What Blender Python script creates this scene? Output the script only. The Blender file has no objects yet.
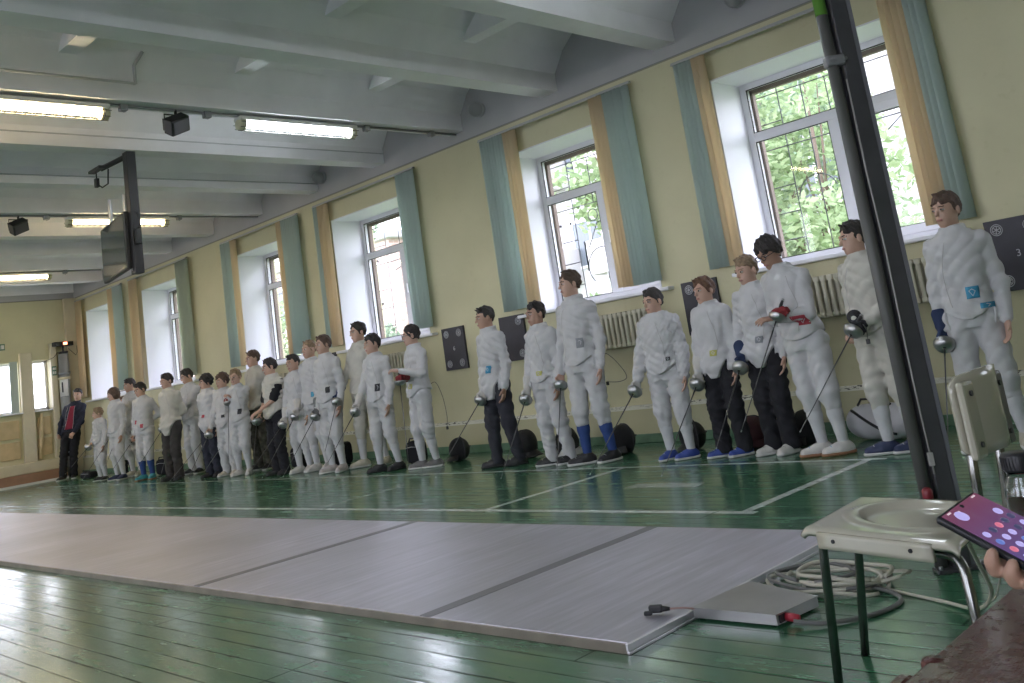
import bpy, bmesh, math, random
import numpy as np
from mathutils import Vector, Matrix
from mathutils.bvhtree import BVHTree

C = bpy.context.scene.collection
S = bpy.context.scene
PI = math.pi

# ------------------------------------------------------------------ camera
cam_d = bpy.data.cameras.new('camera')
cam = bpy.data.objects.new('camera', cam_d); C.objects.link(cam); S.camera = cam
cam_d.sensor_width = 36.0; cam_d.sensor_fit = 'HORIZONTAL'
cam_d.lens = 929.98 / 1024 * 36
cam_d.shift_y = -(341.5 - 195.61) / 1024
cam_d.clip_start = 0.05; cam_d.clip_end = 400
yaw, pit, rol = -0.765925, 0.172526, -0.150781
fwd = Vector((math.sin(yaw) * math.cos(pit), math.cos(yaw) * math.cos(pit), math.sin(pit)))
r0 = Vector((math.cos(yaw), -math.sin(yaw), 0)); u0 = r0.cross(fwd)
rr = math.cos(rol) * r0 + math.sin(rol) * u0
uu = -math.sin(rol) * r0 + math.cos(rol) * u0
M = Matrix(((rr.x, uu.x, -fwd.x, 0), (rr.y, uu.y, -fwd.y, 0), (rr.z, uu.z, -fwd.z, 1.0), (0, 0, 0, 1)))
cam.matrix_world = M

# ------------------------------------------------------------------ sky, exposure
S.view_settings.view_transform = 'Standard'
S.view_settings.look = 'None'
S.view_settings.gamma = 1.0
S.view_settings.use_curve_mapping = False
S.view_settings.exposure = 0.66
S.cycles.use_denoising = True
S.cycles.max_bounces = 7
S.cycles.diffuse_bounces = 4
S.cycles.transparent_max_bounces = 16
S.cycles.sample_clamp_indirect = 6.0
S.cycles.caustics_reflective = False
S.cycles.caustics_refractive = False
W = bpy.data.worlds.new('overcast_sky'); S.world = W; W.use_nodes = True
wn = W.node_tree
bg = wn.nodes['Background']
tc = wn.nodes.new('ShaderNodeTexCoord'); sx = wn.nodes.new('ShaderNodeSeparateXYZ')
rp = wn.nodes.new('ShaderNodeValToRGB')
wn.links.new(tc.outputs['Generated'], sx.inputs[0]); wn.links.new(sx.outputs['Z'], rp.inputs[0])
rp.color_ramp.elements[0].position = 0.0; rp.color_ramp.elements[0].color = (0.88, 0.87, 1.0, 1)
rp.color_ramp.elements[1].position = 0.7; rp.color_ramp.elements[1].color = (0.76, 0.755, 1.0, 1)
wn.links.new(rp.outputs[0], bg.inputs['Color'])
SKY = 6.2
bg.inputs['Strength'].default_value = SKY

LAMP_WARM = 24.0        # strength of the lit tubes
LAMP_COOL = 22.0

# openings in the long window wall: left edge x, width 1.95; last two unseen, added for light
OPEN = [-20.07, -17.31, -13.70, -10.93, -7.32, -4.50, -0.93, 1.85]
OW = 1.86; OZ0, OZ1 = 1.47, 3.31
YW, YO = 7.6, 8.32       # inner and outer face of the window wall
XF, XR = -20.7, 4.6      # far wall, near side wall
YB = -3.6                # wall behind the camera
ZC = 4.42                # slab

def portal(name, loc, rot, sx_, sy_):
    l = bpy.data.lights.new(name, 'AREA'); l.shape = 'RECTANGLE'; l.size = sx_; l.size_y = sy_
    l.cycles.is_portal = True
    o = bpy.data.objects.new(name, l); o.location = loc; o.rotation_euler = rot; C.objects.link(o)
for x in OPEN:
    portal('window_portal', (x + OW / 2, YO + 0.02, (OZ0 + OZ1) / 2), (-PI / 2, 0, 0), OW, OZ1 - OZ0)
BOPEN = [-20.2, -16.3, -12.4, -8.5, -4.6, -0.7]
BOW, BZ0, BZ1 = 2.5, 1.0, 3.4     # unseen wide glazing added behind the camera for frontal sky light
for x in BOPEN:
    portal('window_portal', (x + BOW / 2, YB - 0.42, (BZ0 + BZ1) / 2), (PI / 2, 0, 0), BOW, BZ1 - BZ0)

# ------------------------------------------------------------------ helpers
def tag(o, label=None, cat=None, group=None, kind=None):
    if label: o['label'] = label
    if cat: o['category'] = cat
    if group: o['group'] = group
    if kind: o['kind'] = kind
    return o

def empty(name, loc=(0, 0, 0), rz=0.0, label=None, cat=None, group=None):
    o = bpy.data.objects.new(name, None); C.objects.link(o)
    o.location = loc; o.rotation_euler = (0, 0, rz); o.empty_display_size = 0.05
    return tag(o, label, cat, group)

_mats = {}
def mat(name, col, rough=0.6, metal=0.0, spec=0.5, noise=0.0, nscale=8.0, bump=0.0, bscale=60.0, emit=None, estr=0.0, trans=0.0, alpha=1.0, sheen=0.0):
    if name in _mats: return _mats[name]
    m = bpy.data.materials.new(name); m.use_nodes = True
    nt = m.node_tree; b = nt.nodes['Principled BSDF']
    b.inputs['Base Color'].default_value = (*col, 1)
    b.inputs['Roughness'].default_value = rough
    b.inputs['Metallic'].default_value = metal
    b.inputs['Specular IOR Level'].default_value = spec
    b.inputs['Transmission Weight'].default_value = trans
    b.inputs['Alpha'].default_value = alpha
    if sheen: b.inputs['Sheen Weight'].default_value = sheen
    if emit:
        b.inputs['Emission Color'].default_value = (*emit, 1); b.inputs['Emission Strength'].default_value = estr
    if noise or bump:
        t = nt.nodes.new('ShaderNodeTexCoord')
    if noise:
        n = nt.nodes.new('ShaderNodeTexNoise'); n.inputs['Scale'].default_value = nscale; n.inputs['Detail'].default_value = 5
        nt.links.new(t.outputs['Object'], n.inputs['Vector'])
        mr = nt.nodes.new('ShaderNodeMapRange'); mr.inputs[1].default_value = 0.3; mr.inputs[2].default_value = 0.7
        mr.inputs[3].default_value = 1 - noise; mr.inputs[4].default_value = 1 + noise
        nt.links.new(n.outputs['Fac'], mr.inputs[0])
        mx = nt.nodes.new('ShaderNodeVectorMath'); mx.operation = 'SCALE'; mx.inputs[0].default_value = col
        nt.links.new(mr.outputs[0], mx.inputs['Scale']); nt.links.new(mx.outputs[0], b.inputs['Base Color'])
    if bump:
        n2 = nt.nodes.new('ShaderNodeTexNoise'); n2.inputs['Scale'].default_value = bscale; n2.inputs['Detail'].default_value = 4
        nt.links.new(t.outputs['Object'], n2.inputs['Vector'])
        bp = nt.nodes.new('ShaderNodeBump'); bp.inputs['Strength'].default_value = bump; bp.inputs['Distance'].default_value = 0.02
        nt.links.new(n2.outputs['Fac'], bp.inputs['Height']); nt.links.new(bp.outputs[0], b.inputs['Normal'])
    _mats[name] = m
    return m

class N:
    """small node-math helper"""
    def __init__(s, m): s.nt = m.node_tree; s.L = s.nt.links
    def new(s, t, **kw):
        n = s.nt.nodes.new(t)
        for k, v in kw.items(): setattr(n, k, v)
        return n
    def m(s, op, a, b=None, c=None):
        n = s.nt.nodes.new('ShaderNodeMath'); n.operation = op
        for i, v in enumerate((a, b, c)):
            if v is None: continue
            if isinstance(v, (int, float)): n.inputs[i].default_value = v
            else: s.L.new(v, n.inputs[i])
        return n.outputs[0]
    def mix(s, f, a, b):
        n = s.nt.nodes.new('ShaderNodeMix'); n.data_type = 'RGBA'
        for i, v in ((0, f), (6, a), (7, b)):
            if isinstance(v, tuple): n.inputs[i].default_value = (*v, 1)
            elif isinstance(v, (int, float)): n.inputs[i].default_value = v
            else: s.L.new(v, n.inputs[i])
        return n.outputs[2]
    def noise(s, vec, scale, detail=4, rough=0.5, sc3=None):
        if sc3:
            mp = s.nt.nodes.new('ShaderNodeMapping'); mp.inputs['Scale'].default_value = sc3; s.L.new(vec, mp.inputs[0]); vec = mp.outputs[0]
        n = s.nt.nodes.new('ShaderNodeTexNoise'); n.inputs['Scale'].default_value = scale; n.inputs['Detail'].default_value = detail; n.inputs['Roughness'].default_value = rough
        s.L.new(vec, n.inputs['Vector']); return n.outputs['Fac']
    def rng(s, v, a, b, c=0.0, d=1.0, clamp=True):
        n = s.nt.nodes.new('ShaderNodeMapRange'); n.clamp = clamp; s.L.new(v, n.inputs[0])
        for i, x in enumerate((a, b, c, d)): n.inputs[i + 1].default_value = x
        return n.outputs[0]

class MB:
    """collects shapes; build() links them as ONE mesh object"""
    def __init__(s): s.bm = bmesh.new()
    def _x(s, vs, mtx):
        if mtx is not None: bmesh.ops.transform(s.bm, matrix=mtx, verts=vs)
    def box(s, lo, hi, bev=0.0, mtx=None, seg=2, mi=0):
        b2 = bmesh.new()
        bmesh.ops.create_cube(b2, size=1)
        for v in b2.verts:
            v.co = Vector([lo[i] + (v.co[i] + 0.5) * (hi[i] - lo[i]) for i in range(3)])
        if bev > 0:
            bmesh.ops.bevel(b2, geom=list(b2.edges), offset=bev, segments=seg, profile=0.5, affect='EDGES')
        if mtx is not None: bmesh.ops.transform(b2, matrix=mtx, verts=b2.verts)
        s._merge(b2, mi); return s
    def _merge(s, b2, mi=0):
        vm = {}
        for v in b2.verts: vm[v] = s.bm.verts.new(v.co)
        for f in b2.faces:
            try:
                nf = s.bm.faces.new([vm[v] for v in f.verts]); nf.material_index = mi
            except ValueError: pass
        b2.free()
    def cyl(s, p0, p1, r0, r1=None, seg=16, mi=0, cap=True):
        r1 = r0 if r1 is None else r1
        return s.tube([p0, p1], [r0, r1], seg, mi, cap)
    def tube(s, pts, r, seg=10, mi=0, cap=True, closed=False):
        pts = [Vector(p) for p in pts]; n = len(pts)
        rs = r if isinstance(r, (list, tuple)) else [r] * n
        rings = []; prev = None
        for i, p in enumerate(pts):
            a = pts[i - 1] if (i > 0 or closed) else p; b = pts[(i + 1) % n] if (i < n - 1 or closed) else p
            t = (b - a)
            t = t.normalized() if t.length > 1e-9 else Vector((0, 0, 1))
            if prev is None:
                e = Vector((0, 0, 1)) if abs(t.z) < 0.9 else Vector((1, 0, 0))
                u = t.cross(e).normalized()
            else:
                u = (prev - t * prev.dot(t)).normalized()
            prev = u; w = t.cross(u)
            rings.append([s.bm.verts.new(p + (u * math.cos(k * 2 * PI / seg) + w * math.sin(k * 2 * PI / seg)) * rs[i]) for k in range(seg)])
        m = n if closed else n - 1
        for i in range(m):
            A, B = rings[i], rings[(i + 1) % n]
            for k in range(seg):
                f = s.bm.faces.new((A[k], A[(k + 1) % seg], B[(k + 1) % seg], B[k])); f.material_index = mi; f.smooth = True
        if cap and not closed:
            f = s.bm.faces.new(list(reversed(rings[0]))); f.material_index = mi
            f = s.bm.faces.new(rings[-1]); f.material_index = mi
        return s
    def lathe(s, prof, mtx=None, seg=24, mi=0, close=True):
        rings = []; vs = []
        for (r, z) in prof:
            if r < 1e-6:
                v = s.bm.verts.new((0, 0, z)); rings.append([v]); vs.append(v)
            else:
                rg = [s.bm.verts.new((r * math.cos(k * 2 * PI / seg), r * math.sin(k * 2 * PI / seg), z)) for k in range(seg)]
                rings.append(rg); vs += rg
        for A, B in zip(rings, rings[1:]):
            for k in range(seg):
                if len(A) == 1 and len(B) == 1: continue
                if len(A) == 1: q = (A[0], B[(k + 1) % seg], B[k])
                elif len(B) == 1: q = (A[k], A[(k + 1) % seg], B[0])
                else: q = (A[k], A[(k + 1) % seg], B[(k + 1) % seg], B[k])
                f = s.bm.faces.new(q); f.material_index = mi; f.smooth = True
        s._x(vs, mtx); return s
    def prism(s, poly, z0, z1, mtx=None, mi=0):
        a = [s.bm.verts.new((x, y, z0)) for x, y in poly]; b = [s.bm.verts.new((x, y, z1)) for x, y in poly]
        n = len(poly)
        fs = [s.bm.faces.new(list(reversed(a))), s.bm.faces.new(b)]
        for k in range(n): fs.append(s.bm.faces.new((a[k], a[(k + 1) % n], b[(k + 1) % n], b[k])))
        for f in fs: f.material_index = mi
        s._x(a + b, mtx); return s
    def quad(s, a, b, c, d, mi=0):
        f = s.bm.faces.new([s.bm.verts.new(p) for p in (a, b, c, d)]); f.material_index = mi; return s
    def grid(s, fn, nu, nv, mi=0, thick=0.0):
        """surface fn(u,v)->point, optional thickness along normal"""
        P = [[Vector(fn(i / nu, j / nv)) for j in range(nv + 1)] for i in range(nu + 1)]
        def nrm(i, j):
            a = P[min(i + 1, nu)][j] - P[max(i - 1, 0)][j]; b = P[i][min(j + 1, nv)] - P[i][max(j - 1, 0)]
            c = a.cross(b); return c.normalized() if c.length > 1e-12 else Vector((0, 0, 1))
        T = [[s.bm.verts.new(P[i][j]) for j in range(nv + 1)] for i in range(nu + 1)]
        fs = []
        for i in range(nu):
            for j in range(nv):
                fs.append(s.bm.faces.new((T[i][j], T[i + 1][j], T[i + 1][j + 1], T[i][j + 1])))
        if thick:
            B = [[s.bm.verts.new(P[i][j] - nrm(i, j) * thick) for j in range(nv + 1)] for i in range(nu + 1)]
            for i in range(nu):
                for j in range(nv):
                    fs.append(s.bm.faces.new((B[i][j + 1], B[i + 1][j + 1], B[i + 1][j], B[i][j])))
            for i in range(nu):
                fs.append(s.bm.faces.new((T[i + 1][0], T[i][0], B[i][0], B[i + 1][0])))
                fs.append(s.bm.faces.new((T[i][nv], T[i + 1][nv], B[i + 1][nv], B[i][nv])))
            for j in range(nv):
                fs.append(s.bm.faces.new((T[0][j], T[0][j + 1], B[0][j + 1], B[0][j])))
                fs.append(s.bm.faces.new((T[nu][j + 1], T[nu][j], B[nu][j], B[nu][j + 1])))
        for f in fs: f.material_index = mi; f.smooth = True
        return s
    def build(s, name, m, parent=None, smooth=None, normals=True):
        if normals: bmesh.ops.recalc_face_normals(s.bm, faces=s.bm.faces)
        me = bpy.data.meshes.new(name); s.bm.to_mesh(me); s.bm.free()
        for mm in (m if isinstance(m, (list, tuple)) else [m]): me.materials.append(mm)
        if smooth is not None:
            me.polygons.foreach_set('use_smooth', [smooth] * len(me.polygons))
        o = bpy.data.objects.new(name, me); C.objects.link(o)
        if parent is not None: o.parent = parent
        return o

def rotm(loc, rx=0, ry=0, rz=0):
    from mathutils import Euler
    return Matrix.Translation(loc) @ Euler((rx, ry, rz)).to_matrix().to_4x4()

def struct(o):
    o['kind'] = 'structure'; return o

def copy_tree(o, parent=None):
    c = o.copy(); C.objects.link(c)
    if parent is not None: c.parent = parent
    for ch in list(o.children): copy_tree(ch, c)
    return c

def text_mesh(name, body, size, m, mtx, parent=None, depth=0.0015):
    cu = bpy.data.curves.new(name, 'FONT'); cu.body = body; cu.size = size; cu.extrude = depth
    cu.align_x = 'CENTER'; cu.align_y = 'CENTER'
    t = bpy.data.objects.new(name, cu)
    me = bpy.data.meshes.new_from_object(t)
    bpy.data.objects.remove(t); bpy.data.curves.remove(cu)
    me.transform(mtx); me.materials.clear(); me.materials.append(m)
    o = bpy.data.objects.new(name, me); C.objects.link(o)
    if parent is not None: o.parent = parent
    return o
# ------------------------------------------------------------------ room materials
def wall_material():
    m = bpy.data.materials.new('painted_wall'); m.use_nodes = True; h = N(m)
    b = m.node_tree.nodes['Principled BSDF']
    g = h.new('ShaderNodeNewGeometry'); s = h.new('ShaderNodeSeparateXYZ'); h.L.new(g.outputs['Position'], s.inputs[0])
    z = s.outputs['Z']; pos = g.outputs['Position']
    n1 = h.noise(pos, 1.3, 5); n2 = h.noise(pos, 14, 4)
    yel = h.mix(h.rng(n1, 0.3, 0.7), (0.56, 0.525, 0.33), (0.64, 0.60, 0.39))
    yel = h.mix(h.rng(n2, 0.62, 0.75, 0, 0.2), yel, (0.45, 0.41, 0.22))
    gry = h.mix(h.rng(n1, 0.3, 0.7), (0.40, 0.395, 0.40), (0.47, 0.465, 0.47))
    c = h.mix(h.m('GREATER_THAN', z, 3.67), yel, gry)
    line = h.m('LESS_THAN', h.m('ABSOLUTE', h.m('SUBTRACT', z, 3.67)), 0.012)
    c = h.mix(h.m('MULTIPLY', line, 0.6), c, (0.10, 0.10, 0.09))
    h.L.new(c, b.inputs['Base Color']); b.inputs['Roughness'].default_value = 0.55
    bp = h.new('ShaderNodeBump'); bp.inputs['Strength'].default_value = 0.15; bp.inputs['Distance'].default_value = 0.02
    h.L.new(h.noise(pos, 9, 6), bp.inputs['Height']); h.L.new(bp.outputs[0], b.inputs['Normal'])
    return m
WALL = wall_material()

def floor_material():
    m = bpy.data.materials.new('painted_floorboards'); m.use_nodes = True; h = N(m)
    b = m.node_tree.nodes['Principled BSDF']
    g = h.new('ShaderNodeNewGeometry'); s = h.new('ShaderNodeSeparateXYZ'); h.L.new(g.outputs['Position'], s.inputs[0])
    pos = g.outputs['Position']; x, y = s.outputs['X'], s.outputs['Y']
    PW = 0.112
    v = h.m('DIVIDE', y, PW); idx = h.m('FLOOR', v); fr = h.m('FRACT', v)
    wn_ = h.new('ShaderNodeTexWhiteNoise'); wn_.noise_dimensions = '1D'; h.L.new(idx, wn_.inputs['W'])
    rnd = wn_.outputs['Value']
    d = h.m('MINIMUM', fr, h.m('SUBTRACT', 1.0, fr))                 # distance to a long seam, in boards
    wob = h.noise(pos, 1.0, 4, 0.6, (3.0, 22.0, 1.0))
    gapw = h.rng(wob, 0.38, 0.72, 0.010, 0.075)
    gap = h.m('LESS_THAN', d, gapw)
    # butt joints
    u = h.m('ADD', h.m('DIVIDE', x, 3.9), h.m('MULTIPLY', h.m('FLOOR', h.m('DIVIDE', idx, 3.0)), 0.37)); fu = h.m('FRACT', u)
    du = h.m('MINIMUM', fu, h.m('SUBTRACT', 1.0, fu)); joint = h.m('LESS_THAN', du, 0.0012)
    gap = h.m('MAXIMUM', gap, joint)
    green = h.mix(h.rng(rnd, 0, 1), (0.036, 0.135, 0.068), (0.052, 0.172, 0.088))
    green = h.mix(h.rng(h.noise(pos, 0.9, 3), 0.35, 0.7), green, (0.048, 0.172, 0.086))
    # worn paint: more of it near the camera side of the piste
    near = h.rng(y, 2.0, 3.6, 1.0, 0.0)
    wear = h.noise(pos, 6.0, 8, 0.68, (0.8, 3.0, 1.0))
    worn = h.m('MULTIPLY', h.rng(wear, 0.60, 0.72), h.m('ADD', 0.15, h.m('MULTIPLY', near, 0.6)))
    green = h.mix(worn, green, (0.17, 0.235, 0.18))
    dark = h.m('MULTIPLY', h.rng(h.noise(pos, 5.0, 8, 0.7, (1.2, 6.0, 1.0)), 0.66, 0.70), h.m('ADD', 0.1, h.m('MULTIPLY', near, 0.8)))
    green = h.mix(dark, green, (0.030, 0.032, 0.022))
    # white court lines
    def band(c, lo, hi): return h.m('MULTIPLY', h.m('GREATER_THAN', c, lo), h.m('LESS_THAN', c, hi))
    def rect(x0, x1, y0, y1): return h.m('MULTIPLY', band(x, x0, x1), band(y, y0, y1))
    lines = rect(-20.0, -2.90, 4.495, 4.555)
    lines = h.m('MAXIMUM', lines, rect(-19.0, -2.86, 6.09, 6.14))
    for lx in (-5.08, -2.98):
        lines = h.m('MAXIMUM', lines, rect(lx - 0.03, lx + 0.03, 4.5, 6.12))
    faint = rect(-14.95, -14.90, 4.6, 5.6)
    for lx in (-12.55, -9.7, -7.25): faint = h.m('MAXIMUM', faint, rect(lx - 0.03, lx + 0.03, 4.6, 5.5))
    faint = h.m('MAXIMUM', faint, rect(-4.40, -3.80, 5.25, 5.40))
    faint = h.m('MAXIMUM', faint, rect(-16.2, -15.3, 5.65, 5.75))
    faint = h.m('MAXIMUM', faint, rect(-6.88, -6.2, 1.92, 1.97))
    chip = h.rng(h.noise(pos, 22, 6, 0.7), 0.36, 0.48, 0.5, 1.0)
    lines = h.m('MULTIPLY', h.m('MAXIMUM', h.m('MULTIPLY', lines, 1.0), h.m('MULTIPLY', faint, 0.6)), chip)
    col = h.mix(lines, green, (0.68, 0.71, 0.68))
    col = h.mix(h.m('MULTIPLY', gap, h.m('ADD', 0.7, h.m('MULTIPLY', near, 0.3))), col, (0.012, 0.016, 0.011))
    h.L.new(col, b.inputs['Base Color'])
    ro = h.rng(h.noise(pos, 2.5, 8, 0.7, (0.7, 2.6, 1.0)), 0.32, 0.68, 0.10, 0.34)
    ro = h.m('ADD', ro, h.m('MULTIPLY', worn, 0.22))
    h.L.new(ro, b.inputs['Roughness']); b.inputs['Specular IOR Level'].default_value = 0.62
    ngap = h.m('SUBTRACT', 1.0, h.m('MULTIPLY', gap, 0.85)); h.L.new(h.m('MULTIPLY', ngap, 0.35), b.inputs['Coat Weight']); h.L.new(h.m('MULTIPLY', ngap, 0.55), b.inputs['Specular IOR Level']); b.inputs['Coat Roughness'].default_value = 0.19
    hgt = h.m('ADD', h.m('MULTIPLY', h.rng(d, 0.0, 0.10), 0.3), h.m('MULTIPLY', rnd, 0.25))
    hgt = h.m('ADD', hgt, h.m('MULTIPLY', h.noise(pos, 1.2, 6, 0.6, (2.0, 14.0, 1.0)), 0.45))
    hgt = h.m('ADD', hgt, h.m('MULTIPLY', h.noise(pos, 60, 3), 0.12))
    bp = h.new('ShaderNodeBump'); bp.inputs['Strength'].default_value = 0.40; bp.inputs['Distance'].default_value = 0.004
    h.L.new(hgt, bp.inputs['Height']); h.L.new(bp.outputs[0], b.inputs['Normal'])
    return m

CEIL = mat('whitewashed_concrete', (0.84, 0.83, 0.845), 0.85, noise=0.05, nscale=2.5, bump=0.12, bscale=7)
PVC = mat('white_pvc', (0.80, 0.80, 0.83), 0.35)
CREAM = mat('cream_paint', (0.62, 0.56, 0.40), 0.5, noise=0.06, nscale=4)
GREENP = mat('green_skirting_paint', (0.10, 0.19, 0.11), 0.45, noise=0.2, nscale=10)

# ------------------------------------------------------------------ shell
fl = MB().box((XF - 0.6, YB - 0.5, -0.12), (XR + 0.3, YO, 0.0)).build('floor', floor_material()); struct(fl)

wb = MB()
edges = [XF - 0.6]
for x in OPEN: edges += [x, x + OW]
edges.append(XR + 0.3)
for i in range(0, len(edges), 2): wb.box((edges[i], YW, 0), (edges[i + 1], YO, ZC + 0.2))
for x in OPEN:
    wb.box((x, YW, 0), (x + OW, YO, OZ0 - 0.02)); wb.box((x, YW, OZ1), (x + OW, YO, ZC + 0.2))
struct(wb.build('wall_back', WALL))
wf = MB(); edges = [XF - 0.6]
for x in BOPEN: edges += [x, x + BOW]
edges.append(XR + 0.3)
for i in range(0, len(edges), 2): wf.box((edges[i], YB - 0.4, 0), (edges[i + 1], YB, ZC + 0.2))
for x in BOPEN:
    wf.box((x, YB - 0.4, 0), (x + BOW, YB, BZ0)); wf.box((x, YB - 0.4, BZ1), (x + BOW, YB, ZC + 0.2))
struct(wf.build('wall_front', WALL))
struct(MB().box((XR, YB, 0), (XR + 0.3, YW, ZC + 0.2)).build('wall_right', WALL))

# far wall with its two low windows (y ranges) and a shallow pier
FW = [(5.20, 6.42), (6.69, 7.02)]
wl = MB(); ys = [YB]
for a, b_ in FW: ys += [a, b_]
ys.append(YW)
for i in range(0, len(ys), 2): wl.box((XF - 0.3, ys[i], 0), (XF, ys[i + 1], ZC + 0.2))
for a, b_ in FW:
    wl.box((XF - 0.3, a, 0), (XF, b_, 1.42)); wl.box((XF - 0.3, a, 2.43), (XF, b_, ZC + 0.2))
struct(wl.build('wall_left', WALL))

# plinth ledge along the window wall
DIRTY = bpy.data.materials.new('chipped_ledge_paint'); DIRTY.use_nodes = True
h = N(DIRTY); g = h.new('ShaderNodeNewGeometry'); b = DIRTY.node_tree.nodes['Principled BSDF']
sp = h.new('ShaderNodeSeparateXYZ'); h.L.new(g.outputs['Position'], sp.inputs[0])
spk = h.m('MULTIPLY', h.rng(h.noise(g.outputs['Position'], 20, 3, 0.6, (1, 1, 4)), 0.54, 0.57), h.m('MULTIPLY', h.m('GREATER_THAN', sp.outputs['Z'], 0.335), h.rng(h.noise(g.outputs['Position'], 1.5, 2), 0.4, 0.55, 0.2, 1.0)))
base = h.mix(h.m('GREATER_THAN', sp.outputs['Z'], 0.325), (0.48, 0.45, 0.28), (0.70, 0.68, 0.58))
h.L.new(h.mix(spk, base, (0.05, 0.045, 0.035)), b.inputs['Base Color']); b.inputs['Roughness'].default_value = 0.5
struct(MB().box((XF, YW - 0.06, 0), (XR, YW, 0.365), 0.008).build('trim_1', DIRTY))
struct(MB().box((XF, YW - 0.085, 0), (XR, YW - 0.06, 0.085), 0.006).build('baseboard_back', GREENP))

# far wall dressing: brown strip, cream ledge, piers, panels
BROWN = mat('brown_linoleum', (0.33, 0.19, 0.12), 0.4, noise=0.12, nscale=3)
struct(MB().box((XF, YB, 0.012), (XF + 0.44, 7.10, 0.22), 0.004).build('baseboard_left', BROWN))
struct(MB().box((XF, YB, 0.22), (XF + 0.36, 7.10, 0.42), 0.015).build('trim_2', CREAM))
struct(MB().box((XF + 0.44, YB, 0.0), (XF + 0.50, 7.10, 0.045), 0.004).build('trim_3', mat('white_threshold', (0.72, 0.70, 0.66), 0.5)))
pp = MB()
pp.box((XF, 6.44, 0.42), (XF + 0.10, 6.67, 2.6), 0.01); pp.box((XF, 7.02, 0.42), (XF + 0.12, 7.14, 2.75), 0.01); pp.box((XF, 7.36, 0.0), (XF + 0.10, YW, 3.67), 0.01)
struct(pp.build('trim_4', CREAM))
PANEL = mat('ochre_panel', (0.55, 0.43, 0.24), 0.55, noise=0.15, nscale=5)
pq = MB()
for y0, y1 in ((5.35, 5.85), (6.0, 6.38), (6.72, 6.98)):
    for z0, z1 in ((0.52, 0.86), (0.92, 1.28)): pq.box((XF, y0, z0), (XF + 0.035, y1, z1), 0.008)
pq.tube([(XF + 0.05, 6.74, 0.45), (XF + 0.07, 6.75, 0.7), (XF + 0.06, 6.78, 0.95), (XF + 0.05, 6.80, 1.35)], [0.05, 0.035, 0.05, 0.03], 8)
struct(pq.build('trim_5', PANEL))

# ------------------------------------------------------------------ ceiling
BEAMX = [-4.92 + 1.587 * k for k in range(-10, 7)]
BW = 0.125
ce = MB().box((XF - 0.3, YB - 0.4, ZC), (XR + 0.3, YO, ZC + 0.2)).build('ceiling', CEIL); struct(ce)
for bx in BEAMX:
    q = MB()
    # straight web, then a haunch that spreads into the slab on both sides
    poly = [(-BW, 3.80), (BW, 3.80), (BW, 4.00), (BW + 0.16, 4.22), (BW + 0.42, ZC), (-BW - 0.42, ZC), (-BW - 0.16, 4.22), (-BW, 4.00)]
    mtx = Matrix(((1, 0, 0, bx), (0, 0, 1, 0), (0, 1, 0, 0), (0, 0, 0, 1)))
    q.prism(poly, YB, YW, mtx)
    struct(q.build('beam', CEIL, ce))
for ry in (-2.0, -0.35, 1.28, 2.90, 4.55, 6.17):
    q = MB()
    for a, b_ in zip(BEAMX, BEAMX[1:]):
        q.box((a + BW, ry, 4.14), (b_ - BW, ry + 0.16, ZC))
    struct(q.build('rib', CEIL, ce))
# cables and thin pipe runs stuck to the beams
q = MB()
for bx, y0, y1, zz in ((-8.0, 0.4, 3.55, 3.93),):
    q.tube([(bx + 0.125 + 0.008, y0, zz), (bx + 0.125 + 0.008, y1, zz)], 0.012, 6)
    q.tube([(bx + 0.133, y1, zz), (bx + 0.133, y1, 4.10), (bx + 0.2, y1 + 0.06, 4.22)], 0.016, 6)
q.tube([(-9.55 + 0.0, 2.0, 3.93), (-9.55, YW, 3.93)], 0.007, 6)
q.tube([(-11.14 , 2.0, 3.90), (-11.14, YW, 3.90)], 0.007, 6)
CABLE = mat('painted_cable', (0.52, 0.52, 0.53), 0.6)
struct(q.build('cable', CABLE, ce))
# ------------------------------------------------------------------ windows
def glass_material():
    m = bpy.data.materials.new('window_glass'); m.use_nodes = True; nt = m.node_tree; nt.nodes.clear()
    o = nt.nodes.new('ShaderNodeOutputMaterial'); t = nt.nodes.new('ShaderNodeBsdfTransparent'); g = nt.nodes.new('ShaderNodeBsdfGlossy')
    t.inputs[0].default_value = (0.95, 0.97, 0.96, 1); g.inputs['Roughness'].default_value = 0.02
    f = nt.nodes.new('ShaderNodeFresnel'); bf = nt.nodes.new('ShaderNodeNewGeometry'); mr_ = nt.nodes.new('ShaderNodeMapRange'); mr_.inputs[3].default_value = 1.35; mr_.inputs[4].default_value = 1 / 1.35; nt.links.new(bf.outputs['Backfacing'], mr_.inputs[0]); nt.links.new(mr_.outputs[0], f.inputs[0]); mx = nt.nodes.new('ShaderNodeMixShader')
    nt.links.new(f.outputs[0], mx.inputs[0]); nt.links.new(t.outputs[0], mx.inputs[1]); nt.links.new(g.outputs[0], mx.inputs[2]); nt.links.new(mx.outputs[0], o.inputs[0])
    return m
GLASS = glass_material()
LINING = mat('white_reveal_panel', (0.78, 0.78, 0.82), 0.4)
IRON = mat('grille_iron', (0.10, 0.10, 0.11), 0.6)
GASKET = mat('dark_gasket', (0.03, 0.03, 0.03), 0.6)
YF = 8.10      # inner face of the frames

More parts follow.
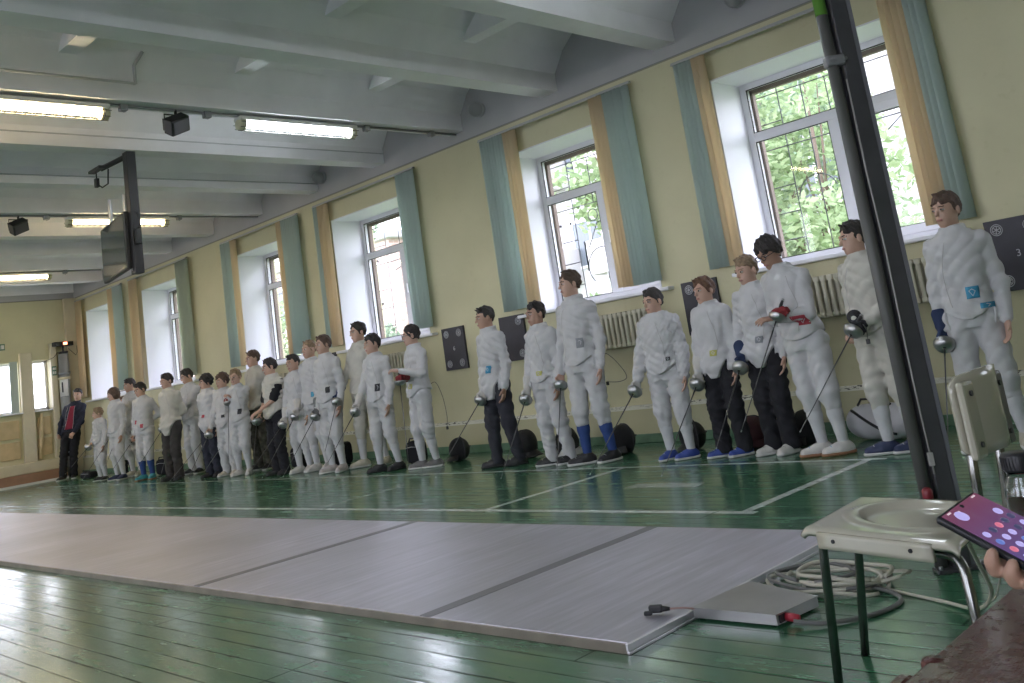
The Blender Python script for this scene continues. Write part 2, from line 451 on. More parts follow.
def window(n, x):
    root = empty('window_%d' % n, (x, YF, OZ0)); root['kind'] = 'structure'
    w, hh = OW, OZ1 - OZ0
    fz = 0.055
    q = MB()
    for lo, hi in (((0, 0, 0), (0.075, 0.07, hh)), ((w - 0.075, 0, 0), (w, 0.07, hh)), ((0.075, 0, 0), (w - 0.075, 0.07, 0.085)), ((0.075, 0, hh - 0.07), (w - 0.075, 0.07, hh)),
                   ((0.075, 0, 1.24), (w - 0.075, 0.07, 1.33)), ((0.83, 0, 0.085), (0.93, 0.07, 1.24))):
        q.box(lo, hi, 0.006)
    struct(q.build('frame', PVC, root))
    # opening sash on the right of the mullion, with its handle
    q = MB(); a, b_, c, d = 0.915, w - 0.06, 0.07, 1.255
    for lo, hi in (((a, -0.018, c), (a + 0.075, 0.05, d)), ((b_ - 0.075, -0.018, c), (b_, 0.05, d)), ((a + 0.075, -0.018, c), (b_ - 0.075, 0.049, c + 0.075)), ((a + 0.075, -0.018, d - 0.075), (b_ - 0.075, 0.049, d))):
        q.box(lo, hi, 0.006)
    sash = struct(q.build('sash', PVC, root))
    q = MB(); q.box((a + 0.022, -0.03, 0.60), (a + 0.052, -0.016, 0.68), 0.004); q.box((a + 0.026, -0.058, 0.63), (a + 0.048, -0.036, 0.76), 0.006); q.cyl((a + 0.037, -0.016, 0.65), (a + 0.037, -0.05, 0.65), 0.009)
    struct(q.build('handle', PVC, sash))
    q = MB()
    for lo, hi in (((0.07, 0.018, 0.08), (0.84, 0.022, 1.25)), ((0.98, 0.018, 0.13), (w - 0.13, 0.022, 1.19)), ((0.07, 0.018, 1.32), (w - 0.07, 0.022, hh - 0.06))):
        q.box(lo, hi)
    struct(q.build('pane', GLASS, root))
    q = MB()
    for (x0, x1, z0, z1) in ((0.075, 0.83, 0.085, 1.24), (0.99, w - 0.135, 0.145, 1.18), (0.075, w - 0.075, 1.33, hh - 0.07)):
        for lo, hi in (((x0, 0.006, z0), (x0 + 0.008, 0.017, z1)), ((x1 - 0.008, 0.006, z0), (x1, 0.017, z1)), ((x0 + 0.008, 0.006, z0), (x1 - 0.008, 0.017, z0 + 0.008)), ((x0 + 0.008, 0.006, z1 - 0.008), (x1 - 0.008, 0.017, z1))): q.box(lo, hi)
    struct(q.build('gasket', GASKET, root))
    dy = YW - YF
    q = MB()
    q.box((0.0, dy - 0.004, 0), (0.014, 0.0, hh)); q.box((w - 0.014, dy - 0.004, 0), (w, 0.0, hh)); q.box((0, dy - 0.004, hh - 0.014), (w, 0.0, hh))
    struct(q.build('reveal', LINING, root))
    struct(MB().box((-0.10, dy - 0.10, -0.035), (w + 0.14, 0.0, 0.0), 0.008).build('window_sill', PVC, root))
    # outside grille: frame, bars and hoop ornaments
    q = MB(); gy = 0.19; r = 0.006
    def bar(*p): q.tube([(px, gy, pz) for px, pz in p], r, 5)
    def ring(cx, cz, ra, a0=0, a1=2 * PI):
        n_ = 20; bar(*[(cx + ra * math.cos(a0 + (a1 - a0) * k / n_), cz + ra * math.sin(a0 + (a1 - a0) * k / n_)) for k in range(n_ + 1)])
    for px in (0.30, w - 0.30): bar((px, 0.02), (px, hh - 0.02))
    for pz in (0.26, 0.52, 0.78, 1.42): bar((0.02, pz), (0.30, pz)); bar((w - 0.30, pz), (w - 0.02, pz))
    for pz in (0.04, 1.16, 1.70): bar((0.02, pz), (w - 0.02, pz))
    if (n - 4) % 3 == 0:      # striding figure
        ring(0.72, 0.92, 0.115); bar((0.72, 0.80), (0.60, 0.40), (0.62, 0.06)); bar((0.72, 0.80), (0.86, 0.42), (0.84, 0.06)); bar((0.45, 1.02), (0.60, 1.06)); ring(0.95, 1.45, 0.10)
        bar((0.62, 1.16), (0.62, 1.70)); bar((0.80, 1.16), (0.80, 1.70))
    elif (n - 4) % 3 == 1:    # loops
        ring(0.62, 0.42, 0.22, -0.5, 3.9); ring(0.80, 0.30, 0.13); bar((0.45, 0.66), (0.62, 0.92), (0.86, 0.98)); ring(0.58, 1.02, 0.07); ring(1.2, 0.55, 0.2)
        bar((0.62, 1.16), (0.62, 1.70)); bar((1.02, 1.16), (1.02, 1.70)); ring(0.48, 1.30, 0.06)
    else:               # hoop and star
        ring(1.62, 1.46, 0.13); bar((1.28, 1.04), (1.46, 1.16), (1.46, 0.98), (1.66, 1.10), (1.82, 0.92)); bar((1.42, 0.78), (1.82, 0.80)); bar((0.55, 0.04), (0.55, 1.70)); bar((0.8, 1.16), (0.8, 1.7)); ring(0.52, 0.62, 0.2, 0.3, 3.0)
    struct(q.build('grille', IRON, root))
    # weathered outer jamb strip of the old opening
    q = MB(); q.box((-0.02, 0.075, 0), (0.10, 0.13, hh)); q.box((w - 0.10, 0.075, 0), (w + 0.02, 0.13, hh)); q.box((0, 0.075, hh - 0.11), (w, 0.13, hh))
    struct(q.build('outer_jamb', mat('weathered_brown_paint', (0.23, 0.17, 0.14), 0.7), root))
    return root
for i, x in enumerate(OPEN): window(i + 1, x)

# two low windows of the far wall
for k, (a, b_) in enumerate(FW):
    r_ = empty('window_%d' % (20 + k), (XF, a, 1.42)); r_['kind'] = 'structure'
    ww, hh = b_ - a, 1.01
    q = MB()
    for lo, hi in (((-0.2, 0, 0), (-0.14, 0.05, hh)), ((-0.2, ww - 0.05, 0), (-0.14, ww, hh)), ((-0.2, 0, 0), (-0.14, ww, 0.05)), ((-0.2, 0, hh - 0.05), (-0.14, ww, hh))): q.box(lo, hi, 0.004)
    struct(q.build('frame', PVC, r_)); struct(MB().box((-0.18, 0.04, 0.04), (-0.172, ww - 0.04, hh - 0.04)).build('pane', GLASS, r_))
    struct(MB().box((-0.14, -0.05, -0.03), (0.10, ww + 0.06, 0.0), 0.006).build('window_sill', PVC, r_))
    if k == 0: struct(MB().box((0.01, ww - 0.17, -0.01), (0.045, ww - 0.02, hh + 0.02), 0.01).build('blind', mat('grey_green_blind', (0.42, 0.48, 0.43), 0.7), r_))
    else: struct(MB().box((0.01, -0.06, -0.01), (0.04, 0.0, hh + 0.02), 0.01).build('blind', mat('cream_blind', (0.72, 0.62, 0.44), 0.7), r_))
for k, x in enumerate(BOPEN):  # unseen windows added in the wall behind the camera as fill light
    r_ = empty('window_%d' % (30 + k), (x, YB - 0.3, BZ0)); r_['kind'] = 'structure'; hh = BZ1 - BZ0
    q = MB()
    for lo, hi in (((0, 0, 0), (0.08, 0.07, hh)), ((BOW - 0.08, 0, 0), (BOW, 0.07, hh)), ((0, 0, 0), (BOW, 0.07, 0.08)), ((0, 0, hh - 0.08), (BOW, 0.07, hh)), ((0.8, 0, 0), (0.87, 0.07, hh)), ((1.63, 0, 0), (1.7, 0.07, hh))): q.box(lo, hi)
    struct(q.build('frame', PVC, r_)); struct(MB().box((0.05, 0.03, 0.05), (BOW - 0.05, 0.034, hh - 0.05)).build('pane', GLASS, r_))

# ------------------------------------------------------------------ vertical blinds
def cloth(name, col, tr=0.6):
    m = bpy.data.materials.new(name); m.use_nodes = True; nt = m.node_tree; nt.nodes.clear()
    o = nt.nodes.new('ShaderNodeOutputMaterial'); d = nt.nodes.new('ShaderNodeBsdfDiffuse'); t = nt.nodes.new('ShaderNodeBsdfTranslucent'); mx = nt.nodes.new('ShaderNodeMixShader')
    d.inputs[0].default_value = (*col, 1); t.inputs[0].default_value = (*col, 1); mx.inputs[0].default_value = tr
    tcn = nt.nodes.new('ShaderNodeTexCoord'); nz = nt.nodes.new('ShaderNodeTexNoise'); nz.inputs['Scale'].default_value = 90
    bp = nt.nodes.new('ShaderNodeBump'); bp.inputs['Strength'].default_value = 0.2; bp.inputs['Distance'].default_value = 0.01
    nt.links.new(tcn.outputs['Object'], nz.inputs['Vector']); nt.links.new(nz.outputs['Fac'], bp.inputs['Height']); nt.links.new(bp.outputs[0], d.inputs['Normal'])
    nt.links.new(d.outputs[0], mx.inputs[1]); nt.links.new(t.outputs[0], mx.inputs[2]); nt.links.new(mx.outputs[0], o.inputs[0])
    return m
TEAL = cloth('teal_blind_fabric', (0.66, 0.755, 0.715))
BEIGE = cloth('beige_blind_fabric', (0.86, 0.74, 0.53))
PALE = cloth('pale_green_blind_fabric', (0.64, 0.69, 0.58))
RAIL = mat('blind_rail', (0.40, 0.40, 0.39), 0.45)
rb = random.Random(4)
def blind(label, stacks, r0_, r1_):
    root = empty('vertical_blind', ((r0_ + r1_) / 2, YW - 0.10, 3.56), 0, label, 'blind', 'vertical blinds along the window wall')
    cx = (r0_ + r1_) / 2
    q = MB(); q.box((r0_ - cx, -0.02, -0.008), (r1_ - cx, 0.02, 0.014), 0.003); q.box((r0_ - cx, -0.028, -0.016), (r1_ - cx, -0.016, -0.006))
    q.box((r0_ - cx + 0.2, 0.015, 0.0), (r0_ - cx + 0.24, 0.10, 0.025)); q.box((r1_ - cx - 0.24, 0.015, 0.0), (r1_ - cx - 0.2, 0.10, 0.025))
    q.build('headrail', RAIL, root)
    for (x0, x1, m_, ang) in stacks:
        n_ = max(2, round((x1 - x0) / 0.05)); sw = 0.089
        for k in range(n_):
            xc = x0 + (x1 - x0) * (k + 0.5) / n_ - cx
            a = math.radians(ang + rb.uniform(-7, 7)); zl = -2.02 + rb.uniform(-0.006, 0.006)
            ca, sa = math.cos(a), math.sin(a); sway = rb.uniform(-0.01, 0.01)
            q = MB()
            q.grid(lambda u, v: (xc + (u - 0.5) * sw * ca + sway * v + 0.010 * sa * (1 - (2 * u - 1) ** 2), -0.002 + (u - 0.5) * sw * sa - 0.010 * ca * (1 - (2 * u - 1) ** 2), -0.012 + (zl + 0.012) * v), 5, 3, thick=0.0012)
            s_ = q.build('slat', m_, root)
    return root
blind('pale vertical blind drawn open at the window in the far corner', [(-20.32, -20.10, BEIGE, 35), (-18.62, -18.36, BEIGE, 30), (-18.36, -18.02, TEAL, 35)], -20.34, -17.98)
blind('vertical blind of cream and grey green strips at the second window from the far corner', [(-17.60, -17.34, BEIGE, 35), (-15.60, -15.22, PALE, 30)], -17.64, -15.18)
blind('teal and beige vertical blind hanging twisted at the third window from the far corner', [(-13.93, -13.62, TEAL, 35), (-13.62, -13.50, BEIGE, 30), (-12.18, -12.04, BEIGE, 40), (-12.04, -11.66, TEAL, 40)], -13.95, -11.62)
blind('vertical blind with a wide flat teal right stack at the window with the figure grille', [(-11.16, -11.06, TEAL, 30), (-11.06, -10.86, BEIGE, 25), (-9.22, -8.90, TEAL, 22)], -11.18, -8.86)
blind('teal and orange beige vertical blind above the row of the tallest boy in blue socks', [(-7.58, -7.20, TEAL, 32), (-7.20, -7.04, BEIGE, 28), (-5.88, -5.70, BEIGE, 28), (-5.70, -5.40, TEAL, 32)], -7.62, -5.34)
blind('vertical blind crossed by the grey steel pole, nearest to the camera', [(-4.78, -4.58, TEAL, 25), (-4.58, -4.47, BEIGE, 20), (-2.76, -2.56, BEIGE, 25), (-2.56, -2.43, TEAL, 30)], -4.82, -2.36)

# ------------------------------------------------------------------ radiators
RADM = mat('ivory_radiator_paint', (0.58, 0.55, 0.43), 0.4, noise=0.05, nscale=6)
def radiator(label, x0, n_):
    root = empty('radiator', (x0, YW - 0.10, 0.94), 0, label, 'radiator', 'cast iron radiators under the windows')
    q = MB()
    for k in range(n_):
        x = k * 0.062
        for dy in (-0.035, 0.035):
            q.box((x - 0.019, dy - 0.022, 0.03), (x + 0.019, dy + 0.022, 0.35), 0.012)
        q.box((x - 0.028, -0.06, 0.012), (x + 0.028, 0.06, 0.06), 0.014); q.box((x - 0.028, -0.06, 0.315), (x + 0.028, 0.06, 0.365), 0.014)
    q.build('sections', RADM, root)
    q = MB(); q.cyl((-0.06, 0, 0.035), (n_ * 0.062, 0, 0.035), 0.016); q.cyl((-0.06, 0, 0.34), (n_ * 0.062, 0, 0.34), 0.016)
    q.tube([(-0.05, 0, 0.34), (-0.12, 0, 0.34), (-0.14, 0, 0.30), (-0.14, 0, -0.55)], 0.013, 8); q.build('pipe', RADM, root)
    q = MB(); q.box((0.2, 0.03, 0.28), (0.23, 0.095, 0.30)); q.box((n_ * .062 - 0.25, 0.03, 0.28), (n_ * .062 - 0.22, 0.095, 0.30)); q.build('bracket', IRON, root)
radiator('ivory ribbed radiator partly hidden behind the grey pole', -4.02, 20)
radiator('ivory ribbed radiator between the tallest boy and the boy in the quilted jacket', -6.55, 17)
radiator('ivory ribbed radiator behind the boy with glasses and his upright sword', -10.35, 18)
radiator('ivory ribbed radiator behind the group of boys at the third window', -13.3, 16)

# ------------------------------------------------------------------ target boards on the wall
BOARD = mat('black_rubber_board', (0.035, 0.033, 0.045), 0.5, noise=0.2, nscale=9)
PRINT = mat('grey_white_print', (0.55, 0.55, 0.58), 0.6)
def board(label, x0, x1, z0, z1, number=None, logos=((0, 1), (1, 1), (0, 0), (1, 0))):
    w, hh = x1 - x0, z1 - z0
    root = empty('target_board', (x0, YW - 0.001, z0), 0, label, 'target board', 'black target boards on the wall')
    MB().box((0, -0.03, 0), (w, 0, hh), 0.004).build('panel', BOARD, root)
    for (a, b_) in logos:
        q = MB(); cx, cz = 0.085 + a * (w - 0.17), 0.075 + b_ * (hh - 0.15)
        for ra in (0.042, 0.030):
            q.tube([(cx + ra * math.cos(k * PI / 12), -0.031, cz + ra * math.sin(k * PI / 12)) for k in range(24)], 0.003, 5, closed=True)
        for k in range(6):
            an = k * PI / 3 + 0.3; q.tube([(cx, -0.031, cz), (cx + 0.03 * math.cos(an), -0.031, cz + 0.03 * math.sin(an))], 0.0035, 5)
        q.build('emblem', PRINT, root)
    if number: text_mesh('number', number, 0.075, PRINT, Matrix.Translation((w / 2, -0.031, hh / 2)) @ Matrix.Rotation(PI / 2, 4, 'X'), root)
board('dark purple black target board with four round emblems, left of the boy in dark jeans', -8.83, -8.43, 0.98, 1.49, '6')
board('black target board half hidden behind the boy in dark jeans', -7.80, -7.40, 0.98, 1.49, None, ((1, 1), (1, 0)))
board('black target board behind the red haired boy in black trousers', -5.22, -4.82, 0.97, 1.475, '4')
board('black target board numbered 3 at the right edge beside the nearest boy', -2.40, -2.00, 0.945, 1.485, '3')
board('small black target board seen between two boys far down the row', -11.55, -11.15, 0.97, 1.47, None, ())
# ------------------------------------------------------------------ caged fluorescent lamps on their conduit
STEEL = mat('galvanised_steel', (0.35, 0.35, 0.36), 0.45, 0.8)
CAGE = mat('cage_wire', (0.16, 0.155, 0.14), 0.5, 0.3)
CAPM = mat('yellowed_plastic', (0.66, 0.62, 0.42), 0.5)
WARM = mat('warm_tube_glow', (0.9, 0.8, 0.6), 0.4, emit=(1.0, 0.80, 0.50), estr=LAMP_WARM)
COOL = mat('cool_tube_glow', (0.85, 0.95, 1.0), 0.4, emit=(0.84, 0.90, 1.0), estr=LAMP_COOL)
BLACKP = mat('black_plastic', (0.02, 0.02, 0.022), 0.45)
def lamp(label, x, y0, y1, glow):
    root = empty('fluorescent_lamp', (x, (y0 + y1) / 2, 3.700), 0, label, 'ceiling lamp', 'caged fluorescent ceiling lamps')
    L = (y1 - y0) / 2
    MB().box((-0.075, -L, 0.03), (0.075, L, 0.075), 0.012).build('housing', mat('lamp_housing', (0.7, 0.7, 0.66), 0.5), root)
    for dx in (-0.036, 0.036):
        MB().cyl((dx, -L + 0.06, -0.005), (dx, L - 0.06, -0.005), 0.019, seg=12).build('tube', glow, root)
    for s_ in (-1, 1):
        q = MB(); q.tube([(0, s_ * (L - 0.07), 0.005), (0, s_ * (L - 0.01), 0.005), (0, s_ * (L + 0.01), 0.01)], [0.066, 0.066, 0.03], 16); q.build('end_cap', CAPM, root)
    q = MB(); n_ = 17
    for k in range(n_ + 1):
        y = -L + 0.05 + (2 * L - 0.1) * k / n_
        q.tube([(0.085 * math.cos(a), y, 0.02 - 0.085 * math.sin(a)) for a in [PI * j / 8 for j in range(9)]], 0.0036, 4)
    for a in (0.15, 0.8, PI / 2, PI - 0.8, PI - 0.15):
        q.tube([(0.085 * math.cos(a), -L, 0.02 - 0.085 * math.sin(a)), (0.085 * math.cos(a), L, 0.02 - 0.085 * math.sin(a))], 0.0036, 4)
    q.build('cage', CAGE, root)
lamp('warm white caged lamp at the upper left edge of the picture', -8.10, 1.90, 3.38, WARM)
lamp('bluish white caged lamp between the black floodlight and the window wall', -8.10, 4.66, 6.08, COOL)
lamp('warm white caged lamp shining behind the hanging screen', -12.88, 4.70, 6.12, WARM)
lamp('warm white caged lamp on the farthest beam at the left edge', -17.62, 4.78, 6.10, WARM)
for (x, y) in ((-8.10, -0.9), (-12.88, 1.95), (-17.62, 2.0), (-3.33, 4.6), (-3.335, 1.95)):  # unseen lamps added on the beams to brighten room and ceiling
    lamp({-8.10: 'added warm white caged fill lamp out of view on the nearest lamp row', -12.88: 'added warm white caged fill lamp out of view on the row of the hanging screen', -17.62: 'added warm white caged fill lamp out of view on the farthest lamp row', -3.33: 'added bluish white caged fill lamp out of view above the pole, window end', -3.335: 'added bluish white caged fill lamp out of view above the pole, camera end'}[x], x, y, y + 1.42, WARM if x < -4 else COOL)
def conduit(label, x, y0, y1, boxes):
    root = empty('conduit_pipe', (x, y0, 3.786), 0, label, 'conduit', 'lamp conduits under the beams')
    MB().cyl((0, 0, 0), (0, y1 - y0, 0), 0.013, seg=8).build('pipe', STEEL, root)
    for yb in boxes:
        q = MB(); q.box((-0.035, yb - y0 - 0.035, -0.05), (0.035, yb - y0 + 0.035, 0.02), 0.008); q.tube([(0, yb - y0 - 0.05, -0.01), (0.01, yb - y0, -0.06), (0, yb - y0 + 0.05, -0.01)], 0.006, 6)
        q.build('junction_box', STEEL, root)
conduit('steel conduit with junction boxes carrying the nearest pair of lamps', -8.10, -1.5, YW, (3.52, 4.34, 6.25, 7.2))
conduit('steel conduit carrying the lamp behind the hanging screen', -12.88, -1.5, YW, (4.45, 6.3))
conduit('steel conduit carrying the farthest lamp', -17.62, -1.5, 7.0, (6.35,))
def floodlight(label, x, y):
    root = empty('floodlight', (x, y, 3.74), 0, label, 'floodlight', 'black floodlights on the conduits')
    R_ = rotm((0.02, 0, -0.10), 0.5, 0.55, 0.35)
    q = MB(); q.box((-0.07, -0.105, -0.08), (0.05, 0.105, 0.08), 0.012, R_)
    for k in range(5): q.box((-0.10, -0.09 + k * 0.04, -0.06), (-0.065, -0.08 + k * 0.04, 0.06), 0.002, R_)
    q.build('housing', BLACKP, root)
    MB().box((0.05, -0.085, -0.062), (0.056, 0.085, 0.062), 0.002, R_).build('lens', mat('dark_lens', (0.10, 0.10, 0.11), 0.15), root)
    q = MB(); q.tube([(0, -0.11, -0.09), (0, -0.115, 0.0), (0, 0.115, 0.0), (0, 0.11, -0.09)], 0.008, 6); q.cyl((0, 0, 0), (0, 0, 0.05), 0.014); q.build('bracket', BLACKP, root)
floodlight('black floodlight between the warm and the bluish lamp', -8.10, 4.02)
floodlight('smaller looking black floodlight at the left edge before the hanging screen', -12.88, 4.10)
OPAL = mat('opal_glass', (0.36, 0.36, 0.36), 0.35)
def dome(label, x):
    root = empty('dome_lamp', (x, YW, 3.96), 0, label, 'wall lamp', 'unlit dome lamps on the grey wall band')
    R_ = Matrix.Rotation(PI / 2, 4, 'X')
    MB().lathe([(0, 0), (0.085, 0), (0.085, 0.03), (0.075, 0.035)], R_).build('base', CABLE, root)
    MB().lathe([(0.078, 0.03), (0.088, 0.06), (0.085, 0.10), (0.06, 0.145), (0.03, 0.16), (0, 0.163)], R_).build('globe', OPAL, root)
dome('unlit round dome lamp above the blind by the grey pole', -4.05)
dome('unlit round dome lamp above the teal and orange beige blind', -7.62)
dome('unlit round dome lamp above the third window from the far corner', -11.0)

# ------------------------------------------------------------------ hanging screen
root = empty('hanging_screen', (-9.66, 4.22, 3.80), 0, 'flat black television screen hanging from a beam on a black post', 'television')
q = MB(); q.box((-0.055, -0.05, -1.33), (0.055, 0.05, 0.0), 0.006); q.build('post', BLACKP, root)
q = MB(); q.tube([(-0.02, 0.0, -0.03), (-0.36, -0.16, -0.10)], 0.032, 4); q.box((-0.52, -0.24, -0.125), (-0.22, -0.17, -0.095), 0.004); q.build('arm', BLACKP, root)
q = MB(); q.tube([(-0.40, -0.2, -0.12), (-0.40, -0.2, -0.26), (-0.36, -0.16, -0.31), (-0.30, -0.12, -0.28), (-0.27, -0.12, -0.12)], 0.008, 6); q.box((-0.43, -0.22, -0.30), (-0.37, -0.18, -0.20), 0.006); q.build('power_cable', BLACKP, root)
TR = Matrix.Translation((-0.03, -0.06, -0.97)) @ Matrix.Rotation(math.radians(-9), 4, 'Z')
q = MB(); q.box((-1.04, -0.04, -0.30), (0.02, 0.01, 0.32), 0.008, TR); q.build('bezel', BLACKP, root)
MB().box((-1.02, -0.0435, -0.28), (0.0, -0.0395, 0.30), 0, TR).build('display', mat('dark_display', (0.05, 0.055, 0.055), 0.06, spec=0.7), root)
q = MB(); q.box((-0.10, -0.065, -0.72), (-0.04, -0.05, -0.45), 0.003); q.box((-0.84, -0.02, -0.70), (-0.79, 0.01, -0.36), 0.003, Matrix.Translation((0, 0.1, 0.02))); q.build('bracket', mat('pale_bracket', (0.55, 0.55, 0.55), 0.4, 0.4), root)
q = MB(); q.box((0.05, -0.03, -1.02), (0.10, 0.03, -0.86), 0.006); q.tube([(0.08, 0, -0.88), (0.12, 0.0, -0.8), (0.10, 0, -0.7), (0.05, 0, -0.66)], 0.006, 6); q.build('connector_box', BLACKP, root)
q = MB(); q.cyl((0.0, -0.052, -1.28), (0.0, -0.062, -1.28), 0.014); q.build('bolt', STEEL, root)

# ------------------------------------------------------------------ far corner: pipe with placard and scoring box, small signs
GREYP = mat('grey_duct_paint', (0.26, 0.27, 0.27), 0.5)
root = empty('duct_pipe', (XF + 0.2, 7.24, 0), 0, 'grey round pipe in the far corner wearing a white placard', 'pipe')
MB().cyl((0, 0, 0), (0, 0, 2.50), 0.10, seg=20).build('pipe', GREYP, root)
MB().lathe([(0.10, 2.08), (0.12, 2.08), (0.12, 2.13), (0.10, 2.13)]).build('collar', GREYP, root)
MB().lathe([(0.10, 1.97), (0.125, 1.97), (0.125, 2.02), (0.10, 2.02)]).build('collar', CREAM, root)
MB().grid(lambda u, v: (0.106 * math.cos(-1.6 + u * 1.9), 0.106 * math.sin(-1.6 + u * 1.9), 1.63 + 0.34 * v), 10, 1, thick=0.003).build('placard', mat('white_paper', (0.75, 0.75, 0.73), 0.6), root)
text_mesh('digit', '1', 0.30, BLACKP, Matrix.Translation((0.083, -0.08, 1.80)) @ Matrix.Rotation(math.radians(46), 4, 'Z') @ Matrix.Rotation(PI / 2, 4, 'X'), root)
root = empty('scoring_box', (XF + 0.22, 7.24, 2.50), 0, 'black scoring box with a red light on top of the grey corner pipe', 'scoring machine')
q = MB(); q.box((-0.06, -0.21, 0.16), (0.06, 0.21, 0.25), 0.012, Matrix.Rotation(0.25, 4, 'Z')); q.build('case', BLACKP, root)
q = MB(); q.cyl((0, 0, 0), (0, 0, 0.17), 0.02); q.box((-0.07, -0.08, 0.0), (0.07, 0.08, 0.05), 0.02); q.build('stand', BLACKP, root)
q = MB(); q.box((0.055, -0.01, 0.185), (0.066, 0.07, 0.235), 0.005); q.build('lamp', mat('red_light', (0.8, 0.1, 0.06), 0.4, emit=(1.0, 0.25, 0.12), estr=6), root)
q = MB(); q.box((0.055, -0.16, 0.185), (0.064, -0.05, 0.235), 0.005); q.build('lens', mat('dark_red_lens', (0.16, 0.03, 0.03), 0.3), root)
q = MB(); q.tube([(0.02, 0.1, 0.1), (0.0, 0.25, -0.05), (-0.1, 0.32, 0.02), (-0.15, 0.33, 0.3)], 0.006, 5); q.tube([(0.02, -0.1, 0.05), (0.0, -0.2, -0.06), (-0.15, -0.35, -0.12)], 0.006, 5); q.build('cord', BLACKP, root)
SIGNG = mat('green_sign', (0.10, 0.20, 0.13), 0.5); SIGNW = mat('white_sign_print', (0.70, 0.70, 0.66), 0.5)
def sign(label, y0, y1, z0, z1, bars):
    root = empty('wall_sign', (XF + 0.125 if y0 > 6.9 else XF + 0.001, y0, z0), 0, label, 'sign', 'small signs on the far wall')
    w, hh = y1 - y0, z1 - z0
    MB().box((0, 0, 0), (0.012, w, hh), 0.002).build('plate', SIGNG, root)
    q = MB()
    for (a, b_, c, d) in bars: q.box((0.011, a * w, c * hh), (0.015, b_ * w, d * hh))
    q.build('pictogram', SIGNW, root)
sign('small dark green sign on the far wall at the left edge', 5.98, 6.20, 2.70, 2.83, ((.08, .3, .2, .8), (.38, .6, .2, .8), (.68, .92, .2, .8)))
sign('small green sign between the low far window and the grey pipe', 7.03, 7.12, 2.08, 2.27, ((.15, .45, .15, .45), (.55, .85, .15, .45), (.15, .85, .6, .85)))
root = empty('wall_sign', (-17.86, YW, 1.86), 0, 'pale pictogram sign between the two farthest windows of the long wall', 'sign')
MB().box((0, -0.012, 0), (0.26, 0, 0.34), 0.003).build('plate', mat('pale_plate', (0.52, 0.50, 0.36), 0.5), root)
q = MB(); q.tube([(0.20, -0.014, 0.28), (0.06, -0.014, 0.28), (0.14, -0.014, 0.18), (0.06, -0.014, 0.07), (0.20, -0.014, 0.07)], 0.012, 6); q.tube([(0.02, -0.013, 0.02), (0.24, -0.013, 0.02), (0.24, -0.013, 0.32), (0.02, -0.013, 0.32)], 0.005, 5, closed=True); q.build('pictogram', BLACKP, root)
# ------------------------------------------------------------------ fencing piste
def piste_material():
    m = bpy.data.materials.new('worn_piste_metal'); m.use_nodes = True; h = N(m); b = m.node_tree.nodes['Principled BSDF']
    g = h.new('ShaderNodeNewGeometry'); pos = g.outputs['Position']
    n1 = h.noise(pos, 1.0, 6, 0.65, (22.0, 1.6, 1.0)); n2 = h.noise(pos, 1.3, 4); n3 = h.noise(pos, 140, 2)
    c = h.mix(h.rng(n1, 0.3, 0.7), (0.44, 0.42, 0.475), (0.68, 0.65, 0.725)); c = h.mix(h.rng(n2, 0.35, 0.7, 0, 0.45), c, (0.38, 0.37, 0.39))
    h.L.new(c, b.inputs['Base Color']); b.inputs['Metallic'].default_value = 0.85
    h.L.new(h.rng(n1, 0.3, 0.7, 0.38, 0.56), b.inputs['Roughness'])
    bp = h.new('ShaderNodeBump'); bp.inputs['Strength'].default_value = 0.35; bp.inputs['Distance'].default_value = 0.003
    h.L.new(h.m('ADD', h.m('MULTIPLY', n1, 0.4), h.m('MULTIPLY', n3, 0.5)), bp.inputs['Height']); h.L.new(bp.outputs[0], b.inputs['Normal'])
    return m
PISTE = piste_material(); EDGE = mat('piste_edge', (0.22, 0.19, 0.15), 0.5, 0.3, noise=0.2, nscale=6); JOINT = mat('piste_joint_tape', (0.21, 0.20, 0.21), 0.5, 0.4)
PX0, PX1, PY0, PY1, PH = -16.0, -2.16, 2.46, 4.04, 0.034
root = empty('fencing_piste', ((PX0 + PX1) / 2, PY0, 0), 0, 'long grey metal fencing strip lying on the green floor', 'fencing strip')
cx = (PX0 + PX1) / 2
xs = [PX1, -3.22, -5.23, PX0]
for a, b_ in zip(xs, xs[1:]):
    MB().box((b_ - cx + 0.002, 0.012, 0.004), (a - cx - 0.002, PY1 - PY0 - 0.012, PH), 0.003).build('panel', PISTE, root)
for a in xs[1:-1]:
    MB().box((a - cx - 0.035, 0.012, PH - 0.002), (a - cx + 0.035, PY1 - PY0 - 0.012, PH + 0.0015), 0.0008).build('joint_strip', JOINT, root)
for y in (0, PY1 - PY0 - 0.012):
    MB().box((PX0 - cx, y, 0), (PX1 - cx, y + 0.012, PH - 0.002), 0.002).build('edge_trim', EDGE, root)
q = MB(); q.box((PX1 - cx, 0, 0.0), (PX1 - cx + 0.012, PY1 - PY0, 0.010), 0.002); q.box((PX1 - cx - 0.004, 0, 0.01), (PX1 - cx + 0.008, PY1 - PY0, PH - 0.001), 0.002); q.build('edge_trim', mat('aluminium_trim', (0.62, 0.60, 0.62), 0.35, 0.7), root)

